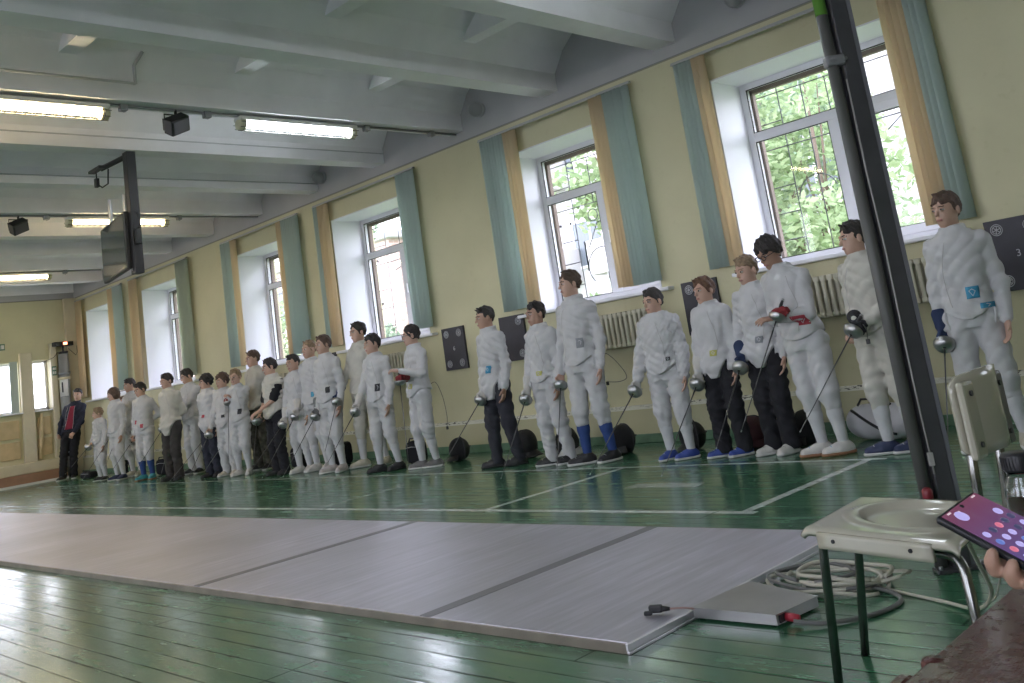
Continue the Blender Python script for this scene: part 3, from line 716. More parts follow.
# ------------------------------------------------------------------ grey steel pole with its pipe
POLE = mat('dark_grey_pole_paint', (0.060, 0.060, 0.066), 0.4, noise=0.15, nscale=8); POLEL = mat('light_grey_pole_paint', (0.17, 0.17, 0.195), 0.45); PIPE = mat('grey_olive_pipe', (0.095, 0.095, 0.088), 0.5, noise=0.1, nscale=5)
root = empty('steel_pole', (-1.535, 3.645, 0), 0.77, 'tall dark grey steel channel pole crossing the right side of the picture', 'pole')
q = MB(); q.box((-0.018, -0.05, 0.012), (0.047, 0.05, ZC), 0.004); q.box((-0.030, -0.02, 0.012), (-0.018, 0.05, ZC), 0.003); q.build('channel', POLE, root)
q = MB(); q.box((0.047, -0.045, 0.012), (0.066, 0.05, ZC), 0.003); q.build('flange', POLEL, root)
q = MB(); q.cyl((-0.058, -0.035, 0.02), (-0.058, -0.035, 2.18), 0.0235, seg=18); q.build('pipe', PIPE, root)
q = MB(); q.cyl((-0.058, -0.035, 2.18), (-0.058, -0.035, ZC - 0.2), 0.0245, seg=18); q.build('green_sleeve', mat('green_sleeve', (0.13, 0.30, 0.05), 0.45), root)
q = MB(); q.tube([(-0.086, -0.05, 1.985), (-0.058, -0.064, 1.985), (-0.03, -0.05, 1.98), (0.0, -0.052, 1.985)], 0.009, 6)
q.box((-0.087, -0.064, 1.96), (-0.01, -0.012, 2.005), 0.008); q.build('clamp', mat('clamp_grey', (0.22, 0.22, 0.23), 0.5), root)
q = MB(); q.tube([(-0.020, -0.05, 1.9), (-0.024, -0.056, 1.5), (-0.016, -0.054, 1.2), (-0.022, -0.056, 0.7), (-0.018, -0.056, 0.35)], 0.0035, 6); q.box((-0.03, -0.062, 0.38), (-0.008, -0.048, 0.43), 0.004); q.build('cable', mat('grey_cable', (0.40, 0.39, 0.36), 0.5), root)
q = MB(); q.box((-0.085, -0.07, 0.0), (-0.02, -0.01, 0.016), 0.003); q.box((-0.03, -0.07, 0), (0.10, 0.07, 0.014), 0.003); q.build('base_plate', POLE, root)
q = MB(); q.cyl((0.083, -0.05, 0.014), (0.083, -0.05, 0.028), 0.010, seg=6); q.cyl((-0.072, -0.062, 0.014), (-0.072, -0.062, 0.028), 0.008, seg=6); q.build('bolt', STEEL, root)
q = MB(); q.lathe([(0, 0.262), (0.014, 0.264), (0.019, 0.275), (0.019, 0.30), (0.012, 0.31), (0, 0.311)], Matrix.Translation((-0.066, -0.072, 0.0))); q.build('valve_knob', mat('dark_red_plastic', (0.22, 0.02, 0.03), 0.4), root)

# ------------------------------------------------------------------ chair
SEATM = mat('ivory_plywood', (0.46, 0.435, 0.345), 0.13, spec=0.6, noise=0.04, nscale=6); CHROME = mat('worn_chrome', (0.22, 0.22, 0.21), 0.22, 0.95)
# seat corners (metres): A near left, B near right, D far left, E far right
A_, B_, D_, E_ = Vector((-1.368, 2.325, 0)), Vector((-0.905, 2.195, 0)), Vector((-1.39, 2.735, 0)), Vector((-0.945, 2.655, 0))
root = empty('school_chair', (-1.15, 2.45, 0), 0, 'ivory plywood school chair with chromed tube legs beside the pole', 'chair')
O_ = Vector((-1.15, 2.45, 0))
def sp_(u, v): return A_ * (1 - u) * (1 - v) + B_ * u * (1 - v) + D_ * (1 - u) * v + E_ * u * v - O_
def seat_fn(u, v):
    # rounded outline and a moulded dish, the edges rolled down
    p = sp_(u, v); ex = max(0, abs(2 * u - 1) - 0.88) / 0.12; ey = max(0, abs(2 * v - 1) - 0.88) / 0.12
    z = 0.450 - 0.012 * (ex * ex + ey * ey)
    r = math.hypot((u - 0.60) / 0.40, (v - 0.52) / 0.34)
    z += 0.008 * math.exp(-((r - 1.0) / 0.13) ** 2) - 0.014 * (1 / (1 + math.exp((r - 0.86) / 0.06)))
    return (p.x, p.y, z)
MB().grid(seat_fn, 48, 40, thick=0.014).build('seat', SEATM, root)
q = MB(); a = sp_(0.14, 0.03); b_ = sp_(0.86, 0.03); n_ = Vector((-(b_ - a).y, (b_ - a).x, 0)).normalized()
q.grid(lambda u, v: (a.x + (b_.x - a.x) * u - n_.x * 0.004, a.y + (b_.y - a.y) * u - n_.y * 0.004, 0.442 - 0.040 * v), 10, 4, thick=0.014)
ap = q.build('apron', SEATM, root)
for u in (0.16, 0.84):
    p = a + (b_ - a) * u; MB().cyl((p.x - n_.x * 0.003, p.y - n_.y * 0.003, 0.424), (p.x - n_.x * 0.022, p.y - n_.y * 0.022, 0.424), 0.005, seg=10).build('screw', BLACKP, ap)
def lp(v3): return (v3[0] - O_.x, v3[1] - O_.y, v3[2])
fl1 = lp((-1.392, 2.40, 0)); fl2 = lp((-0.900, 2.21, 0))
def leg(pts): MB().tube([Vector(p) for p in pts], 0.0125, 12).build('leg', CHROME, root)
def smooth_path(pts, n_=6):
    pts = [Vector(p) for p in pts]; out = [pts[0]]
    for i in range(1, len(pts) - 1):
        p, c, d = pts[i - 1], pts[i], pts[i + 1]; t = min(0.045, (c - p).length * .45, (d - c).length * .45)
        s_, e_ = c + (p - c).normalized() * t, c + (d - c).normalized() * t
        out += [(s_ * (1 - k / n_) ** 2 + c * 2 * (k / n_) * (1 - k / n_) + e_ * (k / n_) ** 2) for k in range(n_ + 1)]
    out.append(pts[-1]); return out
leg(smooth_path([lp((-1.402, 2.43, 0)), lp((-1.335, 2.375, 0.412)), lp((-1.12, 2.31, 0.412))]))
leg(smooth_path([lp((-0.868, 2.13, 0)), lp((-0.925, 2.25, 0.412)), lp((-1.12, 2.31, 0.412))]))
leg(smooth_path([lp((-1.452, 2.70, 0)), lp((-1.37, 2.66, 0.418)), lp((-1.15, 2.63, 0.418))]))
leg(smooth_path([lp((-0.80, 2.66, 0)), lp((-0.93, 2.58, 0.418)), lp((-1.15, 2.63, 0.418))]))
for (t0, t1) in (((-0.905, 2.37, 0.44), (-0.888, 2.37, 0.78)), ((-0.905, 2.56, 0.44), (-0.885, 2.56, 0.78))):
    MB().tube(smooth_path([lp((-1.12, t0[1], 0.425)), lp((t0[0] - 0.01, t0[1], 0.425)), lp((t0[0], t0[1], 0.5)), lp(t1)]), 0.0115, 12).build('back_tube', CHROME, root)
def back_fn(u, v):
    # shallow curved plywood band, ends towards the sitter
    y = 2.315 + 0.31 * u; x = -0.890 + 0.042 * math.sin(PI * u); rnd = 0.020 * (max(0, abs(2 * u - 1) - 0.8) / 0.2) ** 2
    z = 0.615 + rnd + (0.185 + 0.012 * math.sin(PI * u) - 2 * rnd) * v
    return (x - O_.x, y - O_.y, z)
MB().grid(back_fn, 28, 8, thick=0.011).build('backrest', SEATM, root)
for yy, m_ in ((2.345, SEATM), (2.55, mat('dark_back_flange', (0.10, 0.095, 0.09), 0.4))):  # far flange coloured darker than the near one
    q = MB(); q.box((-0.882 - O_.x, yy - 0.030 - O_.y, 0.607), (-0.862 - O_.x, yy + 0.045 - O_.y, 0.790), 0.009); f_ = q.build('back_flange', m_, root)
    for z in (0.64, 0.76): MB().cyl((-0.863 - O_.x, yy + 0.008 - O_.y, z), (-0.857 - O_.x, yy + 0.008 - O_.y, z), 0.007, seg=10).build('screw', BLACKP, f_)

# ------------------------------------------------------------------ flat metal box, plug, coiled cable
BOXM = mat('brushed_aluminium_box', (0.40, 0.39, 0.39), 0.35, 0.75, noise=0.1, nscale=5)
root = empty('control_box', (-2.02, 3.02, 0), 0, 'flat grey metal box lying beside the end of the fencing strip', 'equipment box')
P4 = [(-0.155, -0.18), (0.265, -0.20), (0.19, 0.18), (-0.17, 0.25)]
P4 = [(-2.158 + 2.02, 2.838 - 3.02), (-1.82 + 2.02, 2.842 - 3.02), (-1.787 + 2.02, 3.069 - 3.02), (-2.122 + 2.02, 3.181 - 3.02)]
MB().prism(P4, 0.008, 0.038).build('case', BOXM, root)
MB().prism([(x * 1.015, y * 1.015) for x, y in P4], 0.038, 0.043).build('lid', BOXM, root)
c4 = [Vector((x, y, 0)) for x, y in P4]
q = MB(); q.box((c4[1].x - 0.003, c4[1].y + 0.012, 0.012), (c4[1].x + 0.008, c4[2].y - 0.03, 0.037), 0.001, Matrix.Rotation(0.0, 4, 'Z')); q.build('side_plate', BLACKP, root)
for x, y in P4: MB().cyl((x * .85, y * .85, 0), (x * .85, y * .85, 0.009), 0.012, seg=10).build('foot', BLACKP, root)
q = MB(); q.tube([(c4[1].x + 0.006, c4[1].y + 0.05, 0.023), (c4[1].x + 0.03, c4[1].y + 0.05, 0.022), (c4[1].x + 0.055, c4[1].y + 0.055, 0.021)], [0.013, 0.014, 0.010], 12); q.build('red_plug', mat('red_plug', (0.42, 0.03, 0.05), 0.4), root)
root = empty('power_plug', (-2.235, 2.765, 0.037), 0.2, 'black plug on a short pinkish lead lying on the strip corner', 'plug')
q = MB(); q.box((-0.045, -0.012, 0.004), (0.005, 0.012, 0.030), 0.006, Matrix.Rotation(0.3, 4, 'Z')); q.tube([(0.0, 0.0, 0.016), (0.03, 0.008, 0.014)], [0.011, 0.006], 10); q.box((-0.062, -0.022, 0.0), (-0.032, -0.004, 0.014), 0.004, Matrix.Rotation(0.3, 4, 'Z')); q.build('plug_body', BLACKP, root)
q = MB(); q.tube([(0.03, 0.008, 0.014), (0.07, 0.035, 0.010), (0.11, 0.058, 0.0)], 0.0035, 8); q.build('lead', mat('pink_lead', (0.42, 0.27, 0.25), 0.5), root)
CORD = mat('beige_cord', (0.44, 0.42, 0.34), 0.55); CORDD = mat('grey_cord', (0.13, 0.13, 0.12), 0.5)
root = empty('coiled_cable', (-1.86, 3.34, 0), 0, 'loosely coiled beige and grey cable on the floor behind the metal box', 'cable')
rc = random.Random(8)
for k in range(7):
    ra = rc.uniform(0.11, 0.19); ox, oy = rc.uniform(-0.06, 0.06), rc.uniform(-0.04, 0.05); z0 = 0.010 + 0.008 * k
    pts = [(ox + ra * 1.25 * math.cos(t + k), oy + ra * 0.85 * math.sin(t + k), z0 + 0.006 * math.sin(3 * t + k)) for t in [j * 2 * PI / 30 for j in range(29)]]
    MB().tube(pts, 0.0075, 8).build('loop', CORD if k not in (2, 5) else CORDD, root)
q = MB(); q.tube([(0.15, -0.05, 0.02), (0.26, -0.02, 0.05), (0.27, 0.06, 0.05), (0.12, 0.10, 0.03)], 0.007, 8); q.build('loop', CORD, root)
root = empty('power_cable', (-1.75, 3.2, 0), 0, 'grey cable running from the metal box to the coil and up under the chair seat', 'cable')
def rel(p): return (p[0] + 1.75, p[1] - 3.2, p[2])
def spline(pts, n_=8):
    P = [Vector(p) for p in pts]; out = []
    for i in range(len(P) - 1):
        p0, p1, p2, p3 = P[max(i - 1, 0)], P[i], P[i + 1], P[min(i + 2, len(P) - 1)]
        for k in range(n_):
            t = k / n_; out.append(0.5 * ((2 * p1) + (p2 - p0) * t + (2 * p0 - 5 * p1 + 4 * p2 - p3) * t * t + (3 * p1 - p0 - 3 * p2 + p3) * t ** 3))
    out.append(P[-1]); return out
MB().tube(spline([rel(p) for p in ((-1.765, 2.855, 0.021), (-1.67, 2.90, 0.012), (-1.57, 3.04, 0.008), (-1.55, 3.20, 0.008), (-1.66, 3.30, 0.01), (-1.78, 3.30, 0.02))]), 0.008, 8).build('lead', CORDD, root)
MB().tube(spline([rel(p) for p in ((-1.80, 3.36, 0.02), (-1.62, 3.30, 0.008), (-1.42, 3.22, 0.008), (-1.26, 3.10, 0.03), (-1.13, 2.90, 0.14), (-1.08, 2.72, 0.28), (-1.06, 2.60, 0.41))]), 0.006, 8).build('lead', CORD, root)
MB().tube(spline([rel(p) for p in ((-1.17, 2.98, 0.09), (-1.10, 2.86, 0.15), (-1.03, 2.74, 0.27), (-1.03, 2.62, 0.41))]), 0.003, 6).build('lead', CORD, root)

# ------------------------------------------------------------------ bench, bottle
def bench_mat():
    m = bpy.data.materials.new('worn_brown_gloss_paint'); m.use_nodes = True; h = N(m); b = m.node_tree.nodes['Principled BSDF']
    g = h.new('ShaderNodeNewGeometry'); pos = g.outputs['Position']
    n1 = h.noise(pos, 3, 6, 0.7, (9, 1.2, 1)); n2 = h.noise(pos, 30, 6, 0.75)
    c = h.mix(h.rng(n1, 0.3, 0.7), (0.085, 0.030, 0.027), (0.125, 0.052, 0.042)); c = h.mix(h.rng(n2, 0.68, 0.76, 0, 0.15), c, (0.24, 0.17, 0.13)); c = h.mix(h.rng(n2, 0.30, 0.36, 0.35, 0), c, (0.04, 0.02, 0.02))
    h.L.new(c, b.inputs['Base Color']); h.L.new(h.rng(n2, 0.3, 0.7, 0.14, 0.36), b.inputs['Roughness']); b.inputs['Specular IOR Level'].default_value = 0.4
    bp = h.new('ShaderNodeBump'); bp.inputs['Strength'].default_value = 0.22; bp.inputs['Distance'].default_value = 0.003; h.L.new(h.m('ADD', h.m('MULTIPLY', n2, 0.5), n1), bp.inputs['Height']); h.L.new(bp.outputs[0], b.inputs['Normal'])
    return m
BENCH = bench_mat()
root = empty('wooden_bench', (-0.50, 1.1, 0), 0, 'worn brown painted wooden bench reaching into the lower right corner', 'bench')
for k, (x0, x1, y0, y1) in enumerate(((-0.20, -0.035, 0.45, 0.88), (-0.028, 0.20, 0.45, 0.86), (-0.225, -0.20, -0.6, 0.34))): 
    if k < 2: MB().box((x0, -0.6, 0.41), (x1, y1, 0.45), 0.006).build('plank', BENCH, root)
    else: MB().box((x0, y0, 0.40), (x1, y1, 0.447), 0.006).build('edge_strip', BENCH, root)
MB().lathe([(0, 0.452), (0.016, 0.451), (0.02, 0.446), (0.02, 0.43)], Matrix.Translation((-0.195, 0.40, 0.0))).build('knob', BENCH, root)
for y in (-0.4, 0.7):
    for x in (-0.15, 0.15): MB().box((x - 0.03, y - 0.03, 0), (x + 0.03, y + 0.03, 0.41), 0.005).build('leg', BENCH, root)
    MB().box((-0.17, y - 0.02, 0.33), (0.17, y + 0.02, 0.41), 0.004).build('crossbar', BENCH, root)
root = empty('drink_bottle', (-0.632, 1.875, 0.451), 0, 'clear bottle half full of red drink with a black cap at the right edge', 'bottle')
prof = [(0, 0), (0.030, 0.0), (0.034, 0.006), (0.034, 0.170), (0.030, 0.190), (0.024, 0.203), (0.022, 0.217)]
BG = mat('bottle_plastic', (0.92, 0.93, 0.93), 0.08, trans=1.0)
MB().lathe(prof + [(0.020, 0.217), (0.022, 0.202), (0.028, 0.189), (0.032, 0.169), (0.032, 0.008), (0, 0.004)], None, 28).build('shell', BG, root)
MB().lathe([(0, 0.005), (0.0315, 0.009), (0.0315, 0.168), (0, 0.168)], None, 28).build('drink', mat('red_drink', (0.30, 0.02, 0.03), 0.15), root)
q = MB(); q.lathe([(0.0, 0.214), (0.026, 0.214), (0.027, 0.218), (0.027, 0.242), (0.024, 0.246), (0, 0.246)], None, 28)
for k in range(28): q.box((0.026, -0.001, 0.218), (0.0285, 0.001, 0.240), 0, Matrix.Rotation(k * 2 * PI / 28, 4, 'Z'))
q.build('cap', BLACKP, root)
# ------------------------------------------------------------------ outside the windows
gm = mat('outdoor_grass', (0.22, 0.30, 0.12), 0.9, noise=0.3, nscale=0.7)
struct(MB().box((-70, YO, -0.9), (40, 70, -0.6)).build('ground', gm))
struct(MB().box((-70, -60, -0.9), (40, YB - 0.5, -0.6)).build('ground', mat('added_yard_ground', (0.34, 0.34, 0.335), 0.9, noise=0.2, nscale=0.8)))  # unseen yard added to temper sky light on upper walls and ceiling
def facade_mat(name, col, brick=False):
    m = bpy.data.materials.new(name); m.use_nodes = True; b = m.node_tree.nodes['Principled BSDF']; b.inputs['Roughness'].default_value = 0.9
    h = N(m); g = h.new('ShaderNodeNewGeometry')
    if brick:
        s = h.new('ShaderNodeSeparateXYZ'); h.L.new(g.outputs['Position'], s.inputs[0]); cmb = h.new('ShaderNodeCombineXYZ')
        h.L.new(h.m('ADD', s.outputs['X'], s.outputs['Y']), cmb.inputs[0]); h.L.new(s.outputs['Z'], cmb.inputs[1])
        t = h.new('ShaderNodeTexBrick'); h.L.new(cmb.outputs[0], t.inputs[0]); t.inputs['Scale'].default_value = 2.2
        t.inputs['Color1'].default_value = (*col, 1); t.inputs['Color2'].default_value = (col[0] * .8, col[1] * .75, col[2] * .75, 1); t.inputs['Mortar'].default_value = (0.6, 0.56, 0.52, 1)
        h.L.new(t.outputs['Color'], b.inputs['Base Color'])
    else: b.inputs['Base Color'].default_value = (*col, 1)
    return m
BRICK = facade_mat('pale_red_brick', (0.60, 0.45, 0.39), True); PLASTER = facade_mat('pale_plaster', (0.50, 0.49, 0.48))
DGLASS = mat('dark_facade_glass', (0.14, 0.16, 0.18), 0.15)
def building(label, x0, x1, y0, y1, hgt, m, nx, nz, balconies=False):
    root = empty('apartment_building', ((x0 + x1) / 2, y0, -0.7), 0, label, 'building')
    w = x1 - x0
    MB().box((-w / 2, 0, 0), (w / 2, y1 - y0, hgt)).build('wall', m, root)
    MB().box((-w / 2 - 0.3, -0.3, hgt), (w / 2 + 0.3, y1 - y0 + 0.3, hgt + 0.25), 0.05).build('roof', mat('roof_slab', (0.4, 0.4, 0.4), 0.8), root)
    for i in range(nx):
        for k in range(nz):
            cx = -w / 2 + w * (i + 0.5) / nx; cz = 1.2 + k * 2.9
            if cz + 1.7 > hgt: continue
            q = MB()
            for lo, hi in (((cx - .75, -.04, cz), (cx - .67, .02, cz + 1.5)), ((cx + .67, -.04, cz), (cx + .75, .02, cz + 1.5)), ((cx - .75, -.04, cz), (cx + .75, .02, cz + .08)), ((cx - .75, -.04, cz + 1.42), (cx + .75, .02, cz + 1.5)), ((cx - .04, -.04, cz), (cx + .04, .02, cz + 1.5))): q.box(lo, hi)
            f_ = q.build('window', PVC, root); MB().box((cx - .68, -.02, cz + .07), (cx + .68, -.012, cz + 1.43)).build('pane', DGLASS, f_)
            if balconies and i % 2 == 0:
                q = MB(); q.box((cx - 1.3, -1.1, cz - 0.35), (cx + 1.3, 0, cz - 0.22)); q.box((cx - 1.3, -1.1, cz - 0.22), (cx + 1.3, -1.04, cz + 0.65)); q.box((cx - 1.3, -1.1, cz - .22), (cx - 1.24, 0, cz + .65)); q.box((cx + 1.24, -1.1, cz - .22), (cx + 1.3, 0, cz + .65))
                q.build('balcony', mat('balcony_panel', (0.50, 0.48, 0.47), 0.8), root)
building('white plastered building with balconies seen through the window behind the tallest boy', -20.9, -9.6, 22, 32, 15, PLASTER, 6, 5, True)
building('pale red brick building seen through the window with the striding figure grille', -44, -24.2, 19, 29, 6.2, BRICK, 7, 2)
building('pale building seen right of the grey pole through the nearest window', -8.8, 6, 26, 36, 14, PLASTER, 5, 5)

LEAFM = {}
def leaf_mat(name, c0, c1):
    m = bpy.data.materials.new(name); m.use_nodes = True; nt = m.node_tree; nt.nodes.clear(); h = N(m)
    o = h.new('ShaderNodeOutputMaterial'); d = h.new('ShaderNodeBsdfDiffuse'); t = h.new('ShaderNodeBsdfTranslucent'); mx = h.new('ShaderNodeMixShader'); mx.inputs[0].default_value = 0.4
    oi = h.new('ShaderNodeNewGeometry'); c = h.mix(oi.outputs['Random Per Island'], c0, c1)
    for x in (d, t): h.L.new(c, x.inputs[0])
    h.L.new(d.outputs[0], mx.inputs[1]); h.L.new(t.outputs[0], mx.inputs[2]); h.L.new(mx.outputs[0], o.inputs[0]); return m
LEAF = leaf_mat('fresh_leaf', (0.22, 0.31, 0.15), (0.46, 0.54, 0.33)); LEAF2 = leaf_mat('bluish_leaf', (0.22, 0.31, 0.20), (0.42, 0.50, 0.36))
BARK = mat('bark', (0.16, 0.12, 0.09), 0.9, bump=0.5, bscale=14)
def tree(label, x, y, hgt, rad, zc, n_, seed, m, kind='leafy_tree', leaf=0.16):
    rg = random.Random(seed); root = empty(kind, (x, y, -0.62), 0, label, 'bush' if kind == 'bush' else 'tree')
    V = []; F = []; centers = [(rg.uniform(-rad, rad) * 0.75, rg.uniform(-rad, rad) * 0.6, zc + rg.uniform(-1, 1) * (hgt - zc) * 0.8) for _ in range(26)]
    for _ in range(n_):
        c = rg.choice(centers); d = Vector((rg.gauss(0, 1), rg.gauss(0, 1), rg.gauss(0, 1))).normalized() * (rad * 0.42 * rg.random() ** 0.4)
        p = Vector(c) + d; a = Vector((rg.gauss(0, 1), rg.gauss(0, 1), rg.gauss(0, .6))).normalized(); b_ = a.cross(Vector((rg.gauss(0, 1), rg.gauss(0, 1), rg.gauss(0, 1)))).normalized()
        s_ = leaf * rg.uniform(0.6, 1.3); i = len(V)
        V += [p - a * s_, p - b_ * s_ * .45 + a * s_ * .1, p + a * s_, p + b_ * s_ * .45 + a * s_ * .1]; F.append((i, i + 1, i + 2, i + 3))
    me = bpy.data.meshes.new('foliage'); me.from_pydata([tuple(v) for v in V], [], F); me.materials.append(m)
    o = bpy.data.objects.new('foliage', me); C.objects.link(o); o.parent = root
    q = MB(); q.tube([(0, 0, 0), (0.05, 0, zc * 0.5), (0, 0.05, zc), (0.1, 0, hgt * 0.9)], [0.05 * rad, 0.04 * rad, 0.03 * rad, 0.01], 8)
    for c in centers[:14]: q.tube([(0, 0, zc * 0.55 + 0.2 * c[2]), (c[0] * .5, c[1] * .5, (zc * 0.55 + c[2]) * 0.55 + 0.1), c], [0.018 * rad, 0.012 * rad, 0.006], 5)
    q.build('trunk', BARK, root)
tree('dense bright green tree filling the nearest window left of the grey pole', -6.5, 13.6, 6.1, 1.75, 3.0, 11000, 1, LEAF, leaf=0.085)
tree('pale leafy tree standing behind the dense tree at the nearest window', -9.8, 18.3, 7.2, 1.8, 4.4, 9000, 2, LEAF2, leaf=0.11)
tree('low bright bush at the bottom of the window behind the tallest boy', -11.1, 13.0, 2.5, 0.85, 1.55, 4500, 3, LEAF, 'bush', 0.07)
tree('green bush showing right of the grey pole at the bottom of the nearest window', -3.75, 10.9, 2.2, 0.85, 1.3, 4500, 4, LEAF, 'bush', 0.07)
tree('slender bluish green tree seen through the window with the striding figure grille', -18.6, 13.2, 6.2, 0.9, 3.3, 6000, 5, LEAF2, leaf=0.08)
tree('leafy tree seen through the third window from the far corner', -25.5, 15.0, 5.0, 1.4, 2.6, 5000, 6, LEAF, leaf=0.09)
tree('young tree top hanging over the upper pane behind the tallest boy', -10.9, 14.4, 6.9, 1.2, 5.4, 1500, 7, LEAF, 'leafy_tree', 0.13)
root = empty('drain_pipe', (-17.2, 21.55, -0.6), 0, 'white rain pipe down the pale building behind the tallest boy', 'drain pipe')
MB().cyl((0, 0, 0), (0, 0, 14), 0.10, seg=10).build('pipe', PVC, root)
# ------------------------------------------------------------------ people: bodies and clothes grown from distance fields
class Field:
    """signed distance samples on a grid; shapes are blended in, then a surface net is taken"""
    def __init__(s, lo, hi, res):
        s.lo = np.array(lo, float); s.res = res
        s.n = np.maximum(4, np.ceil((np.array(hi, float) - s.lo) / res).astype(int) + 1)
        s.a = np.full(s.n, 0.15, np.float32)
        s.ax = [s.lo[i] + res * np.arange(s.n[i]) for i in range(3)]
    def sub(s, lo, hi):
        i0 = np.clip(np.floor((np.array(lo) - s.lo) / s.res).astype(int), 0, s.n - 1); i1 = np.clip(np.ceil((np.array(hi) - s.lo) / s.res).astype(int) + 1, 1, s.n)
        sl = tuple(slice(i0[k], max(i1[k], i0[k] + 1)) for k in range(3))
        X = s.ax[0][sl[0]][:, None, None]; Y = s.ax[1][sl[1]][None, :, None]; Z = s.ax[2][sl[2]][None, None, :]
        return sl, X, Y, Z
    def add(s, lo, hi, fn, k=0.02, m=0.07):
        sl, X, Y, Z = s.sub(np.array(lo) - m, np.array(hi) + m)
        d = fn(X, Y, Z).astype(np.float32); a = s.a[sl]
        if k > 0:
            h_ = np.maximum(k - np.abs(a - d), 0) / k; s.a[sl] = np.minimum(a, d) - h_ * h_ * k * 0.25
        else: s.a[sl] = np.minimum(a, d)
    def cap(s, p, q, r0, r1, k=0.02, flat=None):
        p = np.array(p, float); q = np.array(q, float); v = q - p; L2 = max(v @ v, 1e-9); R_ = max(r0, r1)
        def fn(X, Y, Z):
            t = np.clip(((X - p[0]) * v[0] + (Y - p[1]) * v[1] + (Z - p[2]) * v[2]) / L2, 0, 1)
            return np.sqrt((X - p[0] - t * v[0]) ** 2 + (Y - p[1] - t * v[1]) ** 2 + (Z - p[2] - t * v[2]) ** 2) - (r0 + (r1 - r0) * t)
        s.add(np.minimum(p, q) - R_, np.maximum(p, q) + R_, fn, k)
    def ell(s, c, r, k=0.02, R=None, sub=False):
        c = np.array(c, float); r = np.array(r, float); Rm = np.eye(3) if R is None else np.array(R); m_ = max(r)
        def fn(X, Y, Z):
            x, y, z = X - c[0], Y - c[1], Z - c[2]
            u = [(Rm[0][i] * x + Rm[1][i] * y + Rm[2][i] * z) / r[i] for i in range(3)]
            k0 = np.sqrt(u[0] ** 2 + u[1] ** 2 + u[2] ** 2) + 1e-6
            k1 = np.sqrt((u[0] / r[0]) ** 2 + (u[1] / r[1]) ** 2 + (u[2] / r[2]) ** 2) + 1e-6
            return np.where(k0 < 0.3, (k0 - 1) * min(r), k0 * (k0 - 1) / k1)
        if not sub: s.add(c - m_, c + m_, fn, k)
        else:
            sl, X, Y, Z = s.sub(c - m_ - .02, c + m_ + .02); d = -fn(X, Y, Z).astype(np.float32); a = s.a[sl]
            h_ = np.maximum(k - np.abs(a - d), 0) / max(k, 1e-6); s.a[sl] = np.maximum(a, d) + h_ * h_ * k * 0.25
    def cut(s, fn, k=0.006):
        """keep where fn<0"""
        X = s.ax[0][:, None, None]; Y = s.ax[1][None, :, None]; Z = s.ax[2][None, None, :]
        d = fn(X, Y, Z); h_ = np.maximum(k - np.abs(s.a - d), 0) / k
        s.a = (np.maximum(s.a, d) + h_ * h_ * k * 0.25).astype(np.float32)
    def ripple(s, amp, f=1.0, seed=0.0, band=0.05):
        X = s.ax[0][:, None, None] * f; Y = s.ax[1][None, :, None] * f; Z = s.ax[2][None, None, :] * f; e = seed
        w = np.sin(11 * X + 5 * Z + e) + np.sin(9 * Y - 7 * Z + 2 * e)
        n = (1 - 2 * np.abs(np.sin(30 * Z + 1.5 * w + 13 * X + 8 * Y + e))) * 0.5 + (1 - 2 * np.abs(np.sin(34 * X - 21 * Z + 2.0 * np.sin(13 * Y + 8 * Z + e)))) * 0.4 + np.sin(70 * Z + 40 * Y + 3 * w) * 0.22
        s.a = (s.a + amp * n).astype(np.float32)
    def mesh(s):
        """naive surface nets"""
        a = s.a.copy(); a[0] = a[-1] = 0.05; a[:, 0] = a[:, -1] = 0.05; a[:, :, 0] = a[:, :, -1] = 0.05
        neg = a < 0
        c8 = [neg[i:neg.shape[0] - 1 + i, j:neg.shape[1] - 1 + j, k:neg.shape[2] - 1 + k] for i in (0, 1) for j in (0, 1) for k in (0, 1)]
        cnt = sum(c.astype(np.uint8) for c in c8); act = (cnt > 0) & (cnt < 8)
        idx = np.argwhere(act); nv = len(idx)
        if nv == 0: return np.zeros((0, 3)), np.zeros((0, 4), int)
        num = np.full(act.shape, -1, np.int64); num[act] = np.arange(nv)
        acc = np.zeros((nv, 3)); w = np.zeros(nv); off = [(i, j, k) for i in (0, 1) for j in (0, 1) for k in (0, 1)]
        val = np.stack([a[idx[:, 0] + o[0], idx[:, 1] + o[1], idx[:, 2] + o[2]] for o in off], 1)
        for e in [(0, 1), (2, 3), (4, 5), (6, 7), (0, 2), (1, 3), (4, 6), (5, 7), (0, 4), (1, 5), (2, 6), (3, 7)]:
            va, vb = val[:, e[0]], val[:, e[1]]; cr = (va < 0) != (vb < 0); t = np.where(cr, va / np.where(cr, va - vb, 1), 0)
            oa, ob = np.array(off[e[0]]), np.array(off[e[1]]); acc += cr[:, None] * (oa + (ob - oa) * t[:, None]); w += cr
        V = s.lo + (idx + acc / w[:, None]) * s.res
        F = []
        for ax in range(3):
            o1 = [0, 0, 0]; o1[ax] = 1; sh = neg.shape
            A = neg[:sh[0] - o1[0], :sh[1] - o1[1], :sh[2] - o1[2]]; B = neg[o1[0]:, o1[1]:, o1[2]:]
            u, v = [(1, 2), (2, 0), (0, 1)][ax]
            for flip, M_ in ((False, A & ~B), (True, ~A & B)):
                e = np.argwhere(M_); e = e[(e[:, u] > 0) & (e[:, v] > 0) & (e[:, u] < sh[u] - 1) & (e[:, v] < sh[v] - 1)]
                du = np.zeros(3, int); du[u] = 1; dv = np.zeros(3, int); dv[v] = 1
                q = [num[tuple((e - x).T)] for x in (du * 0, du, du + dv, dv)]
                q = np.stack(q if not flip else q[::-1], 1); F.append(q)
        F = np.concatenate(F); F = F[(F >= 0).all(1)]
        return V, F
